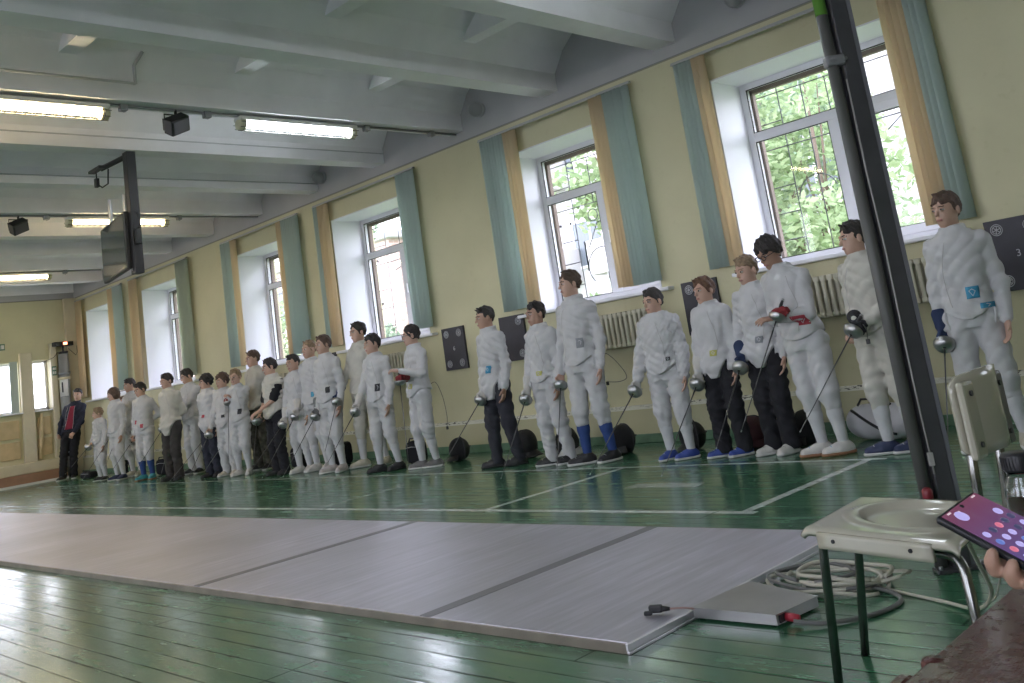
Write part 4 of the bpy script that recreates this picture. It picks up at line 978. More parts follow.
    def build(s, name, mats, parent=None, colour=None, relax=1):
        V, F = s.mesh()
        if relax and len(F):
            for _ in range(relax):
                acc = np.zeros_like(V); c = np.zeros(len(V))
                for i in range(4):
                    j = (i + 1) % 4; np.add.at(acc, F[:, i], V[F[:, j]]); np.add.at(c, F[:, i], 1); np.add.at(acc, F[:, j], V[F[:, i]]); np.add.at(c, F[:, j], 1)
                V = V * 0.5 + 0.5 * acc / np.maximum(c, 1)[:, None]
        me = bpy.data.meshes.new(name)
        me.vertices.add(len(V)); me.vertices.foreach_set('co', V.astype(np.float32).ravel())
        me.loops.add(len(F) * 4); me.loops.foreach_set('vertex_index', F.astype(np.int32).ravel())
        me.polygons.add(len(F)); me.polygons.foreach_set('loop_start', np.arange(0, len(F) * 4, 4, dtype=np.int32))
        me.update(calc_edges=True)
        for m_ in (mats if isinstance(mats, (list, tuple)) else [mats]): me.materials.append(m_)
        me.polygons.foreach_set('use_smooth', np.ones(len(F), bool))
        if colour is not None and len(F):
            me.polygons.foreach_set('material_index', colour(V[F].mean(1)).astype(np.int32))
        me.update()
        o = bpy.data.objects.new(name, me); C.objects.link(o)
        if parent is not None: o.parent = parent
        return o

def fabric(name, col, rough=0.8, bump=0.25, bs=350, noise=0.05):
    return mat(name, col, rough, noise=noise, nscale=12, bump=bump, bscale=bs, spec=0.3)
WHITE = fabric('white_fencing_cloth', (0.55, 0.545, 0.55)); IVORY = fabric('ivory_fencing_cloth', (0.54, 0.52, 0.465)); WSOCK = fabric('white_sock_knit', (0.57, 0.57, 0.58), bs=500)
BSOCK = fabric('blue_sock_knit', (0.035, 0.07, 0.22)); NAVY = fabric('navy_trouser_cloth', (0.030, 0.032, 0.048)); BLACKC = fabric('black_trouser_cloth', (0.018, 0.018, 0.022)); DENIM = fabric('dark_denim', (0.036, 0.036, 0.046)); CAMO = mat('dark_camouflage', (0.075, 0.072, 0.055), 0.85, noise=0.7, nscale=14)
KHAKI = fabric('dark_brown_trouser_cloth', (0.050, 0.045, 0.042)); BLACKT = fabric('black_jersey', (0.016, 0.016, 0.02)); REDT = fabric('red_jersey', (0.24, 0.025, 0.05)); NAVYJ = fabric('navy_jacket_cloth', (0.022, 0.025, 0.042))
SKIN = [mat('fair_skin', (0.52, 0.33, 0.25), 0.5, noise=0.05, nscale=20), mat('tan_skin', (0.42, 0.25, 0.18), 0.5, noise=0.05, nscale=20)]
LIP = mat('lips', (0.38, 0.17, 0.15), 0.45); EYEW = mat('eye_white', (0.55, 0.53, 0.5), 0.25); EYED = mat('eye_dark', (0.03, 0.022, 0.018), 0.2); BROW = mat('eyebrow_hair', (0.06, 0.04, 0.03), 0.8)
HAIR = {'dark': (0.022, 0.017, 0.015), 'brown': (0.075, 0.048, 0.033), 'auburn': (0.14, 0.070, 0.040), 'fair': (0.25, 0.17, 0.10), 'chestnut': (0.095, 0.055, 0.038)}
def hairm(k): return mat(k + '_hair', HAIR[k], 0.55, noise=0.35, nscale=45, bump=0.6, bscale=130)
SH = {'black': (0.02, 0.02, 0.022), 'white': (0.55, 0.53, 0.50), 'blue': (0.03, 0.06, 0.27), 'teal': (0.05, 0.30, 0.36), 'grey': (0.12, 0.115, 0.11), 'navy': (0.02, 0.03, 0.08), 'redwhite': (0.45, 0.40, 0.38), 'cream': (0.48, 0.44, 0.36)}
def shoem(k): return mat(k + '_shoe_leather', SH[k], 0.5, noise=0.08, nscale=20)
SOLEW = mat('white_rubber_sole', (0.58, 0.57, 0.55), 0.6); SOLEG = mat('gum_rubber_sole', (0.30, 0.15, 0.08), 0.6); SOLEB = mat('black_rubber_sole', (0.02, 0.02, 0.02), 0.6)
GLOVEW = fabric('white_glove', (0.55, 0.53, 0.50)); GLOVEB = fabric('dark_blue_glove', (0.03, 0.045, 0.10)); GLOVER = fabric('dark_red_glove', (0.22, 0.03, 0.035)); GLOVEK = fabric('black_glove', (0.022, 0.022, 0.025)); GLOVEG = fabric('grey_glove', (0.20, 0.20, 0.20))
PATCH = {'red': mat('red_patch', (0.40, 0.05, 0.07), 0.6), 'blue': mat('blue_patch', (0.05, 0.28, 0.45), 0.6), 'black': mat('black_patch', (0.03, 0.03, 0.035), 0.6), 'grey': mat('grey_patch', (0.25, 0.26, 0.28), 0.6), 'yellow': mat('yellow_green_patch', (0.50, 0.48, 0.14), 0.6)}
LEGM = {'breech': WHITE, 'white': WHITE, 'ivory': IVORY, 'navy': NAVY, 'black': BLACKC, 'denim': DENIM, 'camo': CAMO, 'brown': KHAKI}

def nz(v):
    v = np.array(v, float); return v / max(np.linalg.norm(v), 1e-9)
def ik(a, b, l1, l2, pole):
    a, b = np.array(a, float), np.array(b, float); d = b - a; D = np.linalg.norm(d)
    if D > (l1 + l2) * 0.995: b = a + d / D * (l1 + l2) * 0.995; d = b - a; D = np.linalg.norm(d)
    x = (l1 * l1 - l2 * l2 + D * D) / (2 * D); h_ = math.sqrt(max(l1 * l1 - x * x, 0)); u = d / D; p = np.array(pole, float); p = nz(p - u * (p @ u))
    return a + u * x + p * h_, b

def hand_parts(fd, wrist, d, n, thumb, s, curl, spread=0.10, extra=0.0):
    """palm, four unequal fingers with two bends and a thumb; d = pointing direction, n = palm normal (curl towards it), thumb = side of the thumb"""
    d = nz(d); n = nz(np.array(n) - d * (np.array(n) @ d)); t = nz(np.array(thumb) - d * (np.array(thumb) @ d) - n * (np.array(thumb) @ n))
    w = np.array(wrist); L = 0.088 * s
    for o in (-0.026, -0.009, 0.009, 0.026):
        fd.cap(w + d * 0.012 * s + t * o * s * 0.7, w + d * L * 0.95 + t * o * s, 0.0135 * s + extra, 0.0115 * s + extra, 0.012)
    lens = (0.066, 0.076, 0.070, 0.054)
    for i, o in enumerate((0.030, 0.0105, -0.0095, -0.028)):
        p = w + d * L * 0.96 + t * o * s; a = curl * (0.85 + 0.1 * i); di = nz(d + t * (o / 0.03) * spread)
        for j, (fr_, tw) in enumerate(((0.45, 0.75), (0.31, 1.0), (0.24, 0.8))):
            ang = a * (0.55 if j == 0 else 0.75 + 0.25 * j)
            ang = a * tw
            di = nz(di * math.cos(ang) + n * math.sin(ang)) if j == 0 else nz(di * math.cos(ang) + nz(np.cross(np.cross(di, n0), di)) * math.sin(ang))
            n0 = n if j == 0 else n0
            q = p + di * lens[i] * s * fr_; r_ = (0.0092 - 0.0009 * j) * s + extra; fd.cap(p, q, r_, r_ - 0.0007 * s, 0.004); p = q
            n0 = nz(np.cross(np.cross(d, n), d)) if j == 0 else n0
    p = w + d * 0.022 * s + t * 0.024 * s; q = p + nz(d * 0.75 + t * 0.75 + n * 0.25) * 0.040 * s; fd.cap(p, q, 0.0135 * s + extra, 0.0105 * s + extra, 0.010)
    e = q + nz(d * (1.0 - 0.5 * min(curl, 1)) + t * 0.10 + n * (0.15 + 0.6 * min(curl, 1))) * 0.034 * s; fd.cap(q, e, 0.0102 * s + extra, 0.0080 * s + extra, 0.006)

def rotz(a): return np.array(((math.cos(a), -math.sin(a), 0), (math.sin(a), math.cos(a), 0), (0, 0, 1)))
def rotx(a): return np.array(((1, 0, 0), (0, math.cos(a), -math.sin(a)), (0, math.sin(a), math.cos(a))))
def roty(a): return np.array(((math.cos(a), 0, math.sin(a)), (0, 1, 0), (-math.sin(a), 0, math.cos(a))))

def person(label, x, y, H, yaw=0.0, head=(0, 0), build=1.0, lean=(0, 0), rh=None, lh=None, hair='brown', hstyle='short', legs='breech', jacket='white', socks='white', shoes='black',
           rglove=None, rcurl=1.15, lcurl=0.35, patch=None, patch2=None, skin=0, feet=None, glasses=False, res=0.008, hem=0.06, vest=False, group='people lined up along the wall', seed=0, quilt=False, collar=None, jmat=None, shlong=None):
    """local frame: faces -Y, own left is +X.  rh / lh are wrist targets in metres relative to the base, or None to hang"""
    s = H / 1.62; hh = 0.112 + 0.069 * H; rs = 0.5 + 0.5 * s          # hh: head height
    W_ = build
    zt = H - hh                                                       # chin
    zsh = H * 0.800; znk = H * 0.838; zhip = H * 0.515; zcr = H * 0.475; zkn = H * 0.275; zan = 0.055 * s + 0.015
    lx, ly = lean
    def ctr(z):                                                       # spine drifts with the lean
        t = max(0.0, (z - zhip) / (H - zhip)); return np.array((lx * t, ly * t, 0.0))
    R = rotz(yaw)
    # ---------------- joints (local)
    shw = 0.091 * H * (0.72 + 0.28 * W_)
    sh = {-1: np.array((-shw, 0.012, zsh)) + ctr(zsh), 1: np.array((shw, 0.012, zsh)) + ctr(zsh)}
    la, lf = 0.180 * H, 0.152 * H
    arms = {}
    for sd, tg in ((-1, rh), (1, lh)):
        if tg is None: tg = np.array((sd * (shw + 0.050 * s + 0.02 * (W_ - 1) * 5), -0.03 - 0.02 * s, zsh - (la + lf) * 0.975)) + ctr(zhip)
        else: tg = R.T @ np.array((tg[0], tg[1], 0)) * np.array((1, 1, 0)) + np.array((0, 0, tg[2]))
        el, wr = ik(sh[sd], tg, la, lf, (sd * 0.75, 0.8, -0.35)); arms[sd] = (sh[sd], el, wr)
    if feet is None: feet = ((-0.085, -0.02, -0.30), (0.085, -0.01, 0.30))
    hips = {-1: np.array((-0.052 * H * W_, 0, zhip)), 1: np.array((0.052 * H * W_, 0, zhip))}
    lg = {}
    for sd, (fx, fy, fa) in ((-1, feet[0]), (1, feet[1])):
        an = np.array((fx * s, fy * s + 0.02, zan)); kn, _ = ik(hips[sd], an, zhip - zkn, zkn - zan + 0.004, (math.sin(fa) * -0.5, -1, 0)); lg[sd] = (hips[sd], kn, an, fa)
    hc = np.array((0, -0.012 * s, zt + hh * 0.5)) + ctr(H)            # head centre
    HR = rotz(head[0]) @ rotx(head[1])                                # head turn (+ = to own right is negative yaw) and nod
    nb = np.array((0, 0.012, znk - 0.01)) + ctr(znk); hj = hc + np.array((0, 0.02 * s, -hh * 0.30))
    hc = hj + HR @ np.array((0, -0.02 * s, hh * 0.30))
    allp = [p for k in arms for p in arms[k]] + [p for k in lg for p in lg[k][:3]] + [hc]
    lo = np.min(allp, 0) - 0.22 * s; hi = np.max(allp, 0) + 0.22 * s; lo[2] = -0.02; hi[2] = H + 0.06; lo[1] = min(lo[1], -0.25 * s); 
    # ---------------- torso profile
    pz = np.array((0.44, 0.50, 0.56, 0.62, 0.70, 0.76, 0.80, 0.83, 0.86)) * H
    wx = np.array((0.066, 0.088, 0.083, 0.075, 0.084, 0.092, 0.088, 0.060, 0.036)) * H * W_
    wy = np.array((0.058, 0.068, 0.063, 0.058, 0.065, 0.063, 0.054, 0.044, 0.036)) * H * (0.6 + 0.4 * W_) * (1 + max(0, W_ - 1.0) * 0.8)
    def torso(fd, off, z0, z1, k=0.03, belly=0.0):
        def fn(X, Y, Z):
            a = np.interp(Z, pz, wx) + off; b_ = np.interp(Z, pz, wy) + off
            b_ = b_ + belly * np.exp(-((Z - 0.51 * H) / (0.09 * H)) ** 2); a = a + belly * 0.8 * np.exp(-((Z - 0.50 * H) / (0.06 * H)) ** 2)
            t = np.maximum(0, (Z - zhip) / (H - zhip)); x = X - lx * t; y_ = Y - ly * t
            q = (np.abs(x / a) ** 2.3 + np.abs(y_ / b_) ** 2.3) ** (1 / 2.3)
            return np.maximum(np.maximum((q - 1) * np.minimum(a, b_) * 0.9, z0 - Z), Z - z1)
        fd.add((min(0, lx) - 0.2 * H * W_, min(0, ly) - 0.16 * H, z0), (max(0, lx) + 0.2 * H * W_, max(0, ly) + 0.16 * H, z1), fn, k)
    # ---------------- body
    bd = Field(lo, hi, res)
    torso(bd, -0.018, zcr, 0.86 * H, 0.03)
    bd.cap(nb - np.array((0, 0, 0.03)), hj, 0.045 * rs * 1.05, 0.046 * rs, 0.03)
    hr = hh / 0.225
    def hp(v): return hc + HR @ (np.array(v) * hr)
    bd.ell(hp((0, 0.012, 0.030)), np.array((0.073, 0.092, 0.083)) * hr, 0.03, HR)
    bd.ell(hp((0, -0.022, -0.042)), np.array((0.056, 0.062, 0.070)) * hr, 0.03, HR)
    bd.ell(hp((0, -0.052, -0.088)), np.array((0.024, 0.022, 0.020)) * hr, 0.025, HR)
    bd.cap(hp((0, -0.082, 0.018)), hp((0, -0.101, -0.022)), 0.007 * hr, 0.0115 * hr, 0.012)
    for sd in (-1, 1):
        bd.ell(hp((sd * 0.078, 0.016, -0.005)), np.array((0.008, 0.020, 0.032)) * hr, 0.006, HR)
        bd.ell(hp((sd * 0.030, -0.094, 0.010)), np.array((0.015, 0.013, 0.009)) * hr, 0.010, HR, sub=True)
        bd.ell(hp((sd * 0.030, -0.078, 0.010)), np.array((0.014, 0.012, 0.011)) * hr, 0.002, HR)
        bd.cap(hp((sd * 0.014, -0.088, 0.032)), hp((sd * 0.044, -0.080, 0.031)), 0.007 * hr, 0.005 * hr, 0.012)
    bd.cap(hp((-0.018, -0.086, -0.056)), hp((0.018, -0.086, -0.056)), 0.007 * hr, 0.007 * hr, 0.008)
    for sd in (-1, 1):
        a, e, w = arms[sd]
        bd.cap(a, e, 0.036 * rs, 0.032 * rs, 0.02); bd.cap(e, w, 0.032 * rs, 0.021 * rs, 0.015)
        d = nz(w - e)
        hang = abs(d[2]) > 0.75
        dn = nz(d * 0.9 + np.array((0, -0.12, -0.3 if hang else 0)))
        n = np.array((-sd * 0.8, -0.5, 0.0)) if hang else np.array((-sd * 0.35, 0.1, -0.9)); th = np.array((0, -1, 0)) if hang else np.array((-sd * 0.8, 0, 0.6))
        hand_parts(bd, w, dn, n, th, rs * 0.98, rcurl if sd < 0 else lcurl)
        arms[sd] += (dn, n, th)
        h_, kn, an, fa = lg[sd]
        bd.cap(h_, kn, 0.066 * rs, 0.046 * rs, 0.02); bd.cap(kn, an, 0.044 * rs, 0.030 * rs, 0.015)
        fdv = np.array((math.sin(fa), -math.cos(fa), 0)); bd.cap(an - np.array((0, 0, 0.02)), an + fdv * 0.13 * s - np.array((0, 0, 0.03)), 0.024 * s, 0.018 * s, 0.02)
    iHR = HR.T
    def face_col(P):
        q = (P - hc) @ HR / hr; x_, y_, z_ = q[:, 0], q[:, 1], q[:, 2]; out = np.zeros(len(P)); f = y_ < -0.045
        ax = np.abs(np.abs(x_) - 0.030)
        out[f & (ax < 0.0115) & (np.abs(z_ - 0.010) < 0.0048)] = 2
        out[f & (ax < 0.0070) & (np.abs(z_ - 0.0105) < 0.0058)] = 3
        out[f & (ax < 0.015) & (np.abs(z_ - 0.0325 + 0.004 * (ax / 0.015) ** 2) < 0.0034)] = 4
        out[f & (np.abs(x_) < 0.022) & (np.abs(z_ + 0.056) < 0.0065)] = 1
        return out
    brm = hairm(hair)
    body = bd.build('person', [SKIN[skin], LIP, EYEW, EYED, brm], None, face_col)
    tag(body, label, 'person', group)
    # ---------------- hair
    hd = Field(hc - 0.17 * hr, hc + 0.17 * hr, res * 0.85)
    thick = np.array({'short': (0.007, 0.006, 0.019), 'curly': (0.018, 0.014, 0.026), 'long': (0.018, 0.014, 0.018), 'crew': (0.005, 0.004, 0.013), 'cap': (0.010, 0.007, 0.016)}[hstyle])
    hd.ell(hp((0, 0.016, 0.034)), (np.array((0.074, 0.092, 0.083)) + thick) * hr, 0.0, HR)
    if hstyle in ('long',): hd.ell(hp((0, 0.030, -0.02)), np.array((0.094, 0.085, 0.085)) * hr, 0.03, HR)
    low = {'short': -0.035, 'curly': -0.045, 'long': -0.085, 'crew': -0.03, 'cap': -0.04}[hstyle]
    fr = {'short': 0.066, 'curly': 0.050, 'long': 0.046, 'crew': 0.066, 'cap': 0.056}[hstyle]
    rg = random.Random(seed + 5); ph = rg.uniform(0, 6)
    sk = (np.array((0.073, 0.092, 0.083)) + 0.001) * hr; skc = hp((0, 0.012, 0.030))
    def hcut(X, Y, Z):
        x, y_, z = X - hc[0], Y - hc[1], Z - hc[2]
        u = [(HR[0][i] * x + HR[1][i] * y_ + HR[2][i] * z) / hr for i in range(3)]
        wob = 0.010 * np.sin(55 * u[0] + ph) + 0.007 * np.sin(113 * u[0] + 2 * ph) + 0.004 * np.sin(90 * u[1] + ph)
        line = np.interp(u[1], (-0.10, -0.062, -0.030, -0.005, 0.03, 0.10), (fr, fr - 0.004, 0.020, -0.022 if hstyle != 'long' else low, low * 0.6 if hstyle != 'long' else low, low - 0.02)) + wob
        return line - u[2]
    hd.cut(hcut, 0.010)
    X = hd.ax[0][:, None, None]; Y = hd.ax[1][None, :, None]; Z = hd.ax[2][None, None, :]
    am = {'short': 0.0060, 'curly': 0.009, 'long': 0.003, 'crew': 0.0045, 'cap': 0.0055}[hstyle]
    hd.a = (hd.a + am * (np.sin(95 * X + 40 * Z + ph) * np.sin(88 * Y + 50 * Z + 1.3 * ph) + 0.6 * np.sin(150 * X - 120 * Y + 90 * Z + ph))).astype(np.float32)
    if hstyle in ('short', 'crew', 'cap'):
        for _ in range(14):
            a = rg.uniform(-0.055, 0.055); b_ = rg.uniform(-0.05, 0.06); p = hp((a, b_, 0.108 - 4 * a * a - 3 * b_ * b_)); q = hp((a * 1.2 + rg.uniform(-.015, .015), b_ - 0.025, 0.132 - 5 * a * a - 4 * b_ * b_)); hd.cap(p, q, 0.014 * hr, 0.004 * hr, 0.012)
    hd.build('hair', brm, body)
    # ---------------- trousers / breeches
    lm = LEGM[legs] if legs != 'breech' else (IVORY if jacket == 'ivory' else WHITE)
    tf = Field((lo[0], lo[1], 0.0), (hi[0], hi[1], 0.66 * H), res * 1.1)
    torso(tf, 0.002, zcr - 0.01, 0.57 * H, 0.03)
    short = legs == 'breech'
    for sd in (-1, 1):
        h_, kn, an, fa = lg[sd]; g = 1.0 + 0.5 * (W_ - 1)
        tf.cap(h_ - np.array((0, 0, 0.02)), kn, 0.088 * rs * g, (0.073 if short else 0.070) * rs, 0.035)
        if short:
            e = kn + (an - kn) * 0.26; tf.cap(kn, e, 0.074 * rs, 0.060 * rs, 0.02)
        else:
            e = an - np.array((0, 0, 0.020 * s)); tf.cap(kn, e, 0.070 * rs, (0.066 if legs in ('black', 'navy', 'brown', 'camo') else 0.054) * rs, 0.03)
    tf.ripple(0.0075 if short else 0.0085, 1.0 / s, seed * 1.7)
    if not short: tf.cut(lambda X, Y, Z: 0.035 * s - Z + 0 * X + 0 * Y)
    tf.build('breeches' if short else 'trousers', lm, body)
    # ---------------- socks
    sm = BSOCK if socks == 'blue' else BLACKC if socks == 'black' else WSOCK
    for sd in (-1, 1):
        h_, kn, an, fa = lg[sd]; p0 = kn + (an - kn) * (0.22 if short else 0.80)
        sf = Field(np.minimum(p0, an) - 0.10, np.maximum(p0, an) + 0.10, res)
        m_ = kn + (an - kn) * 0.42
        if short: sf.cap(p0, m_, 0.050 * rs, 0.053 * rs, 0.02); sf.cap(m_, an, 0.053 * rs, 0.036 * rs, 0.02)
        else: sf.cap(p0, an, 0.040 * rs, 0.037 * rs, 0.02)
        sf.ripple(0.0015, 1.6, seed + sd); sf.build('sock', sm, body)
        # shoe and its sole
        fv = np.array((math.sin(fa), -math.cos(fa), 0.0)); sv = np.array((fv[1], -fv[0], 0)); L = 0.155 * s
        bx = np.array((an[0], an[1], 0.0))
        sf = Field(bx - np.array((0.24, 0.24, 0.01)) * s, bx + np.array((0.24, 0.24, 0.16)) * s, res * 0.8)
        sf.cap(bx - fv * 0.035 * s + np.array((0, 0, 0.040 * s)), bx + fv * 0.05 * s + np.array((0, 0, 0.040 * s)), 0.040 * s, 0.043 * s, 0.02)
        sf.cap(bx + fv * 0.05 * s + np.array((0, 0, 0.035 * s)), bx + fv * (L - 0.015) + np.array((0, 0, 0.026 * s)), 0.044 * s, 0.036 * s, 0.03)
        sf.cap(bx + np.array((0, 0, 0.04 * s)), bx + np.array((0, 0, 0.088 * s)), 0.044 * s, 0.043 * s, 0.02)
        sf.cut(lambda X, Y, Z: np.maximum(0.016 * s - Z, Z - 0.092 * s) + 0 * X + 0 * Y, 0.006)
        shoe = sf.build('shoe', shoem(shoes), body)
        so = Field(bx - np.array((0.24, 0.24, 0.01)) * s, bx + np.array((0.24, 0.24, 0.05)) * s, res * 0.8)
        so.cap(bx - fv * 0.038 * s + np.array((0, 0, 0.02 * s)), bx + fv * 0.05 * s + np.array((0, 0, 0.02 * s)), 0.044 * s, 0.047 * s, 0.02)
        so.cap(bx + fv * 0.05 * s + np.array((0, 0, 0.02 * s)), bx + fv * (L - 0.013) + np.array((0, 0, 0.02 * s)), 0.047 * s, 0.042 * s, 0.02)
        so.cut(lambda X, Y, Z: np.maximum(0.001 - Z, Z - 0.024 * s) + 0 * X + 0 * Y, 0.004)
        so.build('sole', SOLEG if shoes in ('teal',) or (shoes == 'white' and seed % 2) else SOLEB if shoes in ('black', 'grey') and seed % 2 else SOLEW, shoe)
        if res < 0.0085:
            q = MB()
            for j in range(4):
                c = bx + fv * (0.045 + 0.020 * j) * s + np.array((0, 0, (0.084 - 0.0055 * j) * s)); q.tube([c - sv * 0.022 * s - np.array((0, 0, .006)), c + np.array((0, 0, 0.003)), c + sv * 0.022 * s - np.array((0, 0, .006))], 0.0032, 5)
            q.build('laces', PATCH['blue'] if shoes == 'white' and seed % 2 else SOLEW if shoes != 'white' else GLOVEG, shoe)
    # ---------------- jacket
    jm = jmat or (IVORY if jacket == 'ivory' else WHITE)
    jf = Field((lo[0], lo[1], 0.40 * H), (hi[0], hi[1], 0.93 * H), res)
    torso(jf, 0.016 + (0.012 if quilt else 0), 0.42 * H, 0.865 * H, 0.03, 0.020)
    jf.cap(nb - np.array((0, 0, 0.02)), nb + (hj - nb) * 0.9, 0.060 * rs, 0.057 * rs, 0.035)
    for sd in (-1, 1):
        a, e, w = arms[sd][:3]; ex = 0.012 if quilt else 0
        jf.cap(nb - np.array((0, 0, 0.030)), a, 0.040 * rs, 0.046 * rs + ex, 0.05)
        if vest: jf.cap(a, a + (e - a) * 0.10, 0.047 * rs, 0.046 * rs, 0.03)
        else:
            jf.cap(a, e, 0.049 * rs + ex, 0.047 * rs + ex, 0.03); jf.cap(e, e + (w - e) * 0.93, 0.047 * rs + ex, 0.036 * rs + ex, 0.02)
    jf.ripple(0.0070, 1.0 / s, seed * 2.3 + 1)
    if quilt:
        X = jf.ax[0][:, None, None]; Y = jf.ax[1][None, :, None]; Z = jf.ax[2][None, None, :]
        jf.a = (jf.a + np.where(X > 0.05, 0.0075, 0.002) * np.abs(np.sin(55 * (Z + X + Y))) * np.abs(np.sin(55 * (Z - X - Y)))).astype(np.float32)
    zh = 0.535 * H
    def hemf(X, Y, Z):
        # pointed in front, cut up over the hips; sleeves below the hem are kept
        front = np.clip(0.5 - Y / 0.08, 0, 1)
        line = zh - hem * H * front * np.clip(1.25 - np.abs(X) / (0.075 * H), 0, 1) + 0.02 * H * np.clip((np.abs(X) - 0.06 * H) / (0.05 * H), 0, 1)
        d = line - Z
        side = np.minimum(X - (-0.118 * H * max(W_, 1.0)), (0.118 * H * max(W_, 1.0)) - X)
        keep = np.zeros_like(d + 0 * X + 0 * Y) + 1.0
        for sd in (-1, 1):
            a, e, w = arms[sd][:3]
            v = w - e; t = np.clip(((X - e[0]) * v[0] + (Y - e[1]) * v[1] + (Z - e[2]) * v[2]) / (v @ v), 0, 1)
            keep = np.minimum(keep, np.sqrt((X - e[0] - t * v[0]) ** 2 + (Y - e[1] - t * v[1]) ** 2 + (Z - e[2] - t * v[2]) ** 2) - 0.068 * rs)
        return np.minimum(d, keep)
    jf.cut(hemf, 0.005)
    top = nb + (hj - nb) * 0.62
    jf.cut(lambda X, Y, Z: Z - top[2] - 0.012 + 0.25 * (Y - nb[1]) * -1 * 0 + 0 * X - 0.10 * (Y - nb[1]), 0.004)
    jk = jf.build('vest' if vest else 'jacket', jm, body)
    bv = BVHTree.FromPolygons([v.co[:] for v in jk.data.vertices], [tuple(p.vertices) for p in jk.data.polygons])
    def onto(u, z, r_=0.5, dirv=(0, -1, 0)):
        o_ = Vector((u + lx * 0.3, 0, z)) + Vector(dirv) * r_; h_ = bv.ray_cast(o_, -Vector(dirv)); return h_[0]
    def strip(name, pts, rad, m_):
        P = [onto(u, z) for u, z in pts]; P = [p for p in P if p is not None]
        if len(P) > 1: MB().tube(P, rad, 5).build(name, m_, jk)
    if not vest and res < 0.0105:
        sx_ = -1 if seed % 3 == 0 else 1
        strip('closure_seam', [(sx_ * (0.03 + 0.035 * math.sin(PI * t * 0.8)) * H * 0.9, zsh + 0.01 - (zsh - zh - 0.02) * t) for t in np.linspace(0, 1, 22)], 0.0028, mat('grey_seam_cord', (0.42, 0.41, 0.40), 0.8))  # closure seam laid on as a thin grey cord
    for pt in (patch, patch2):
        if pt:
            col, u, zf, w, h_ = pt; P = []
            ok = True; g = [[onto(u * H + (i / 4 - 0.5) * w, zf * H + (j / 4 - 0.5) * h_) for j in range(5)] for i in range(5)]
            if all(p is not None for r_ in g for p in r_):
                q = MB(); q.grid(lambda a, b_: g[round(a * 4)][round(b_ * 4)] + Vector((0, -0.004, 0)), 4, 4, thick=0.003); bdg = q.build('patch', PATCH[col], jk)
                if res < 0.0085:
                    q = MB(); c = g[2][2] + Vector((0, -0.0055, 0)); q.tube([c + Vector((-w * .25, 0, h_ * .15)), c + Vector((0, -0.001, h_ * .28)), c + Vector((w * .25, 0, h_ * .1)), c + Vector((0, 0, -h_ * .3))], 0.003, 5, closed=True); q.build('emblem', PRINT, bdg)
    if collar: 
        q = Field(nb - 0.14, nb + 0.18, res); m_ = nb + (hj - nb) * 0.62; q.cap(nb + (hj - nb) * 0.30, m_, 0.056 * rs, 0.054 * rs, 0.01); q.cut(lambda X, Y, Z: np.maximum(Z - m_[2], nb[2] + 0.02 - Z) + 0 * X + 0 * Y); q.build('collar', collar, body)
    if vest:
        tf = Field((lo[0], lo[1], 0.5 * H), (hi[0], hi[1], 0.88 * H), res); torso(tf, 0.008, 0.52 * H, 0.86 * H)
        for sd in (-1, 1):
            a, e, w = arms[sd][:3]; tf.cap(a, a + (e - a) * (1.0 if shlong is None else shlong), 0.052 * rs, 0.058 * rs, 0.02)
        tf.ripple(0.003, 1.0, seed); tf.build('shirt', BLACKT, body)
    # ---------------- sword-hand glove
    if rglove is not None:
        a, e, w, d, n, th = arms[-1]
        gf = Field(np.minimum(w, w + d * 0.2) - 0.14, np.maximum(w, w + d * 0.2) + 0.14, min(res, 0.0075) * 0.9)
        hand_parts(gf, w, d, n, th, rs * 0.98, rcurl, extra=0.0035)
        gf.cap(w + (e - w) * 0.40, w + (e - w) * 0.08, 0.053 * rs, 0.040 * rs, 0.01); gf.cap(w + (e - w) * 0.08, w, 0.040 * rs, 0.027 * rs, 0.01); gf.build('glove', rglove, body)
    if glasses:
        q = MB()
        for sd in (-1, 1):
            c = [hp((sd * 0.031 + 0.024 * math.cos(t), -0.103 + 0.004 * abs(math.cos(t)), 0.008 + 0.017 * math.sin(t))) for t in [k * PI / 8 for k in range(16)]]; q.tube(c, 0.0028, 5, closed=True)
            q.tube([hp((sd * 0.055, -0.100, 0.012)), hp((sd * 0.080, -0.03, 0.012)), hp((sd * 0.086, 0.02, 0.008))], 0.0025, 5)
        q.tube([hp((-0.008, -0.106, 0.012)), hp((0.008, -0.106, 0.012))], 0.0025, 5); q.build('glasses', BLACKP, body)
    body.location = (x, y, 0); body.rotation_euler = (0, 0, yaw)
    return body, {'Rw': Vector(R @ arms[-1][2]) + Vector((x, y, 0)), 'Rd': Vector(R @ arms[-1][3]), 'Lw': Vector(R @ arms[1][2]) + Vector((x, y, 0))}
# ------------------------------------------------------------------ the row of young fencers
# base x, y, height, sword-hand and free-hand wrist targets (metres, relative to the base), sword tip, blade length
SW = []
b_, J = person('man in dark navy jacket over red shirt leaning in the far corner', -19.62, 6.98, 1.705, yaw=.85, head=(.1,.05), lean=(.16,.06), hair='dark', legs='black', shoes='black', vest=False, jacket='white', jmat=NAVYJ, rcurl=.9, lcurl=.9, rh=(-.05,-.20,.88), lh=(.22,-.02,.88), feet=((-.16,-.10,-.2),(-.02,.05,.3)), hem=0.0, res=.010, build=1.05, group='people beside the row')
MAN = b_
b_, J = person('smallest fair haired boy in white at the far end of the row', -17.238, 6.62, 1.25, yaw=.25, head=(-.55,.08), hair='fair', shoes='black', res=.009, seed=2, hem=.03, rh=(-0.13, -0.112, 0.664))
SW.append(('slim steel sword of the smallest boy', J, (-16.729, 5.568, 0.008), 0.7))
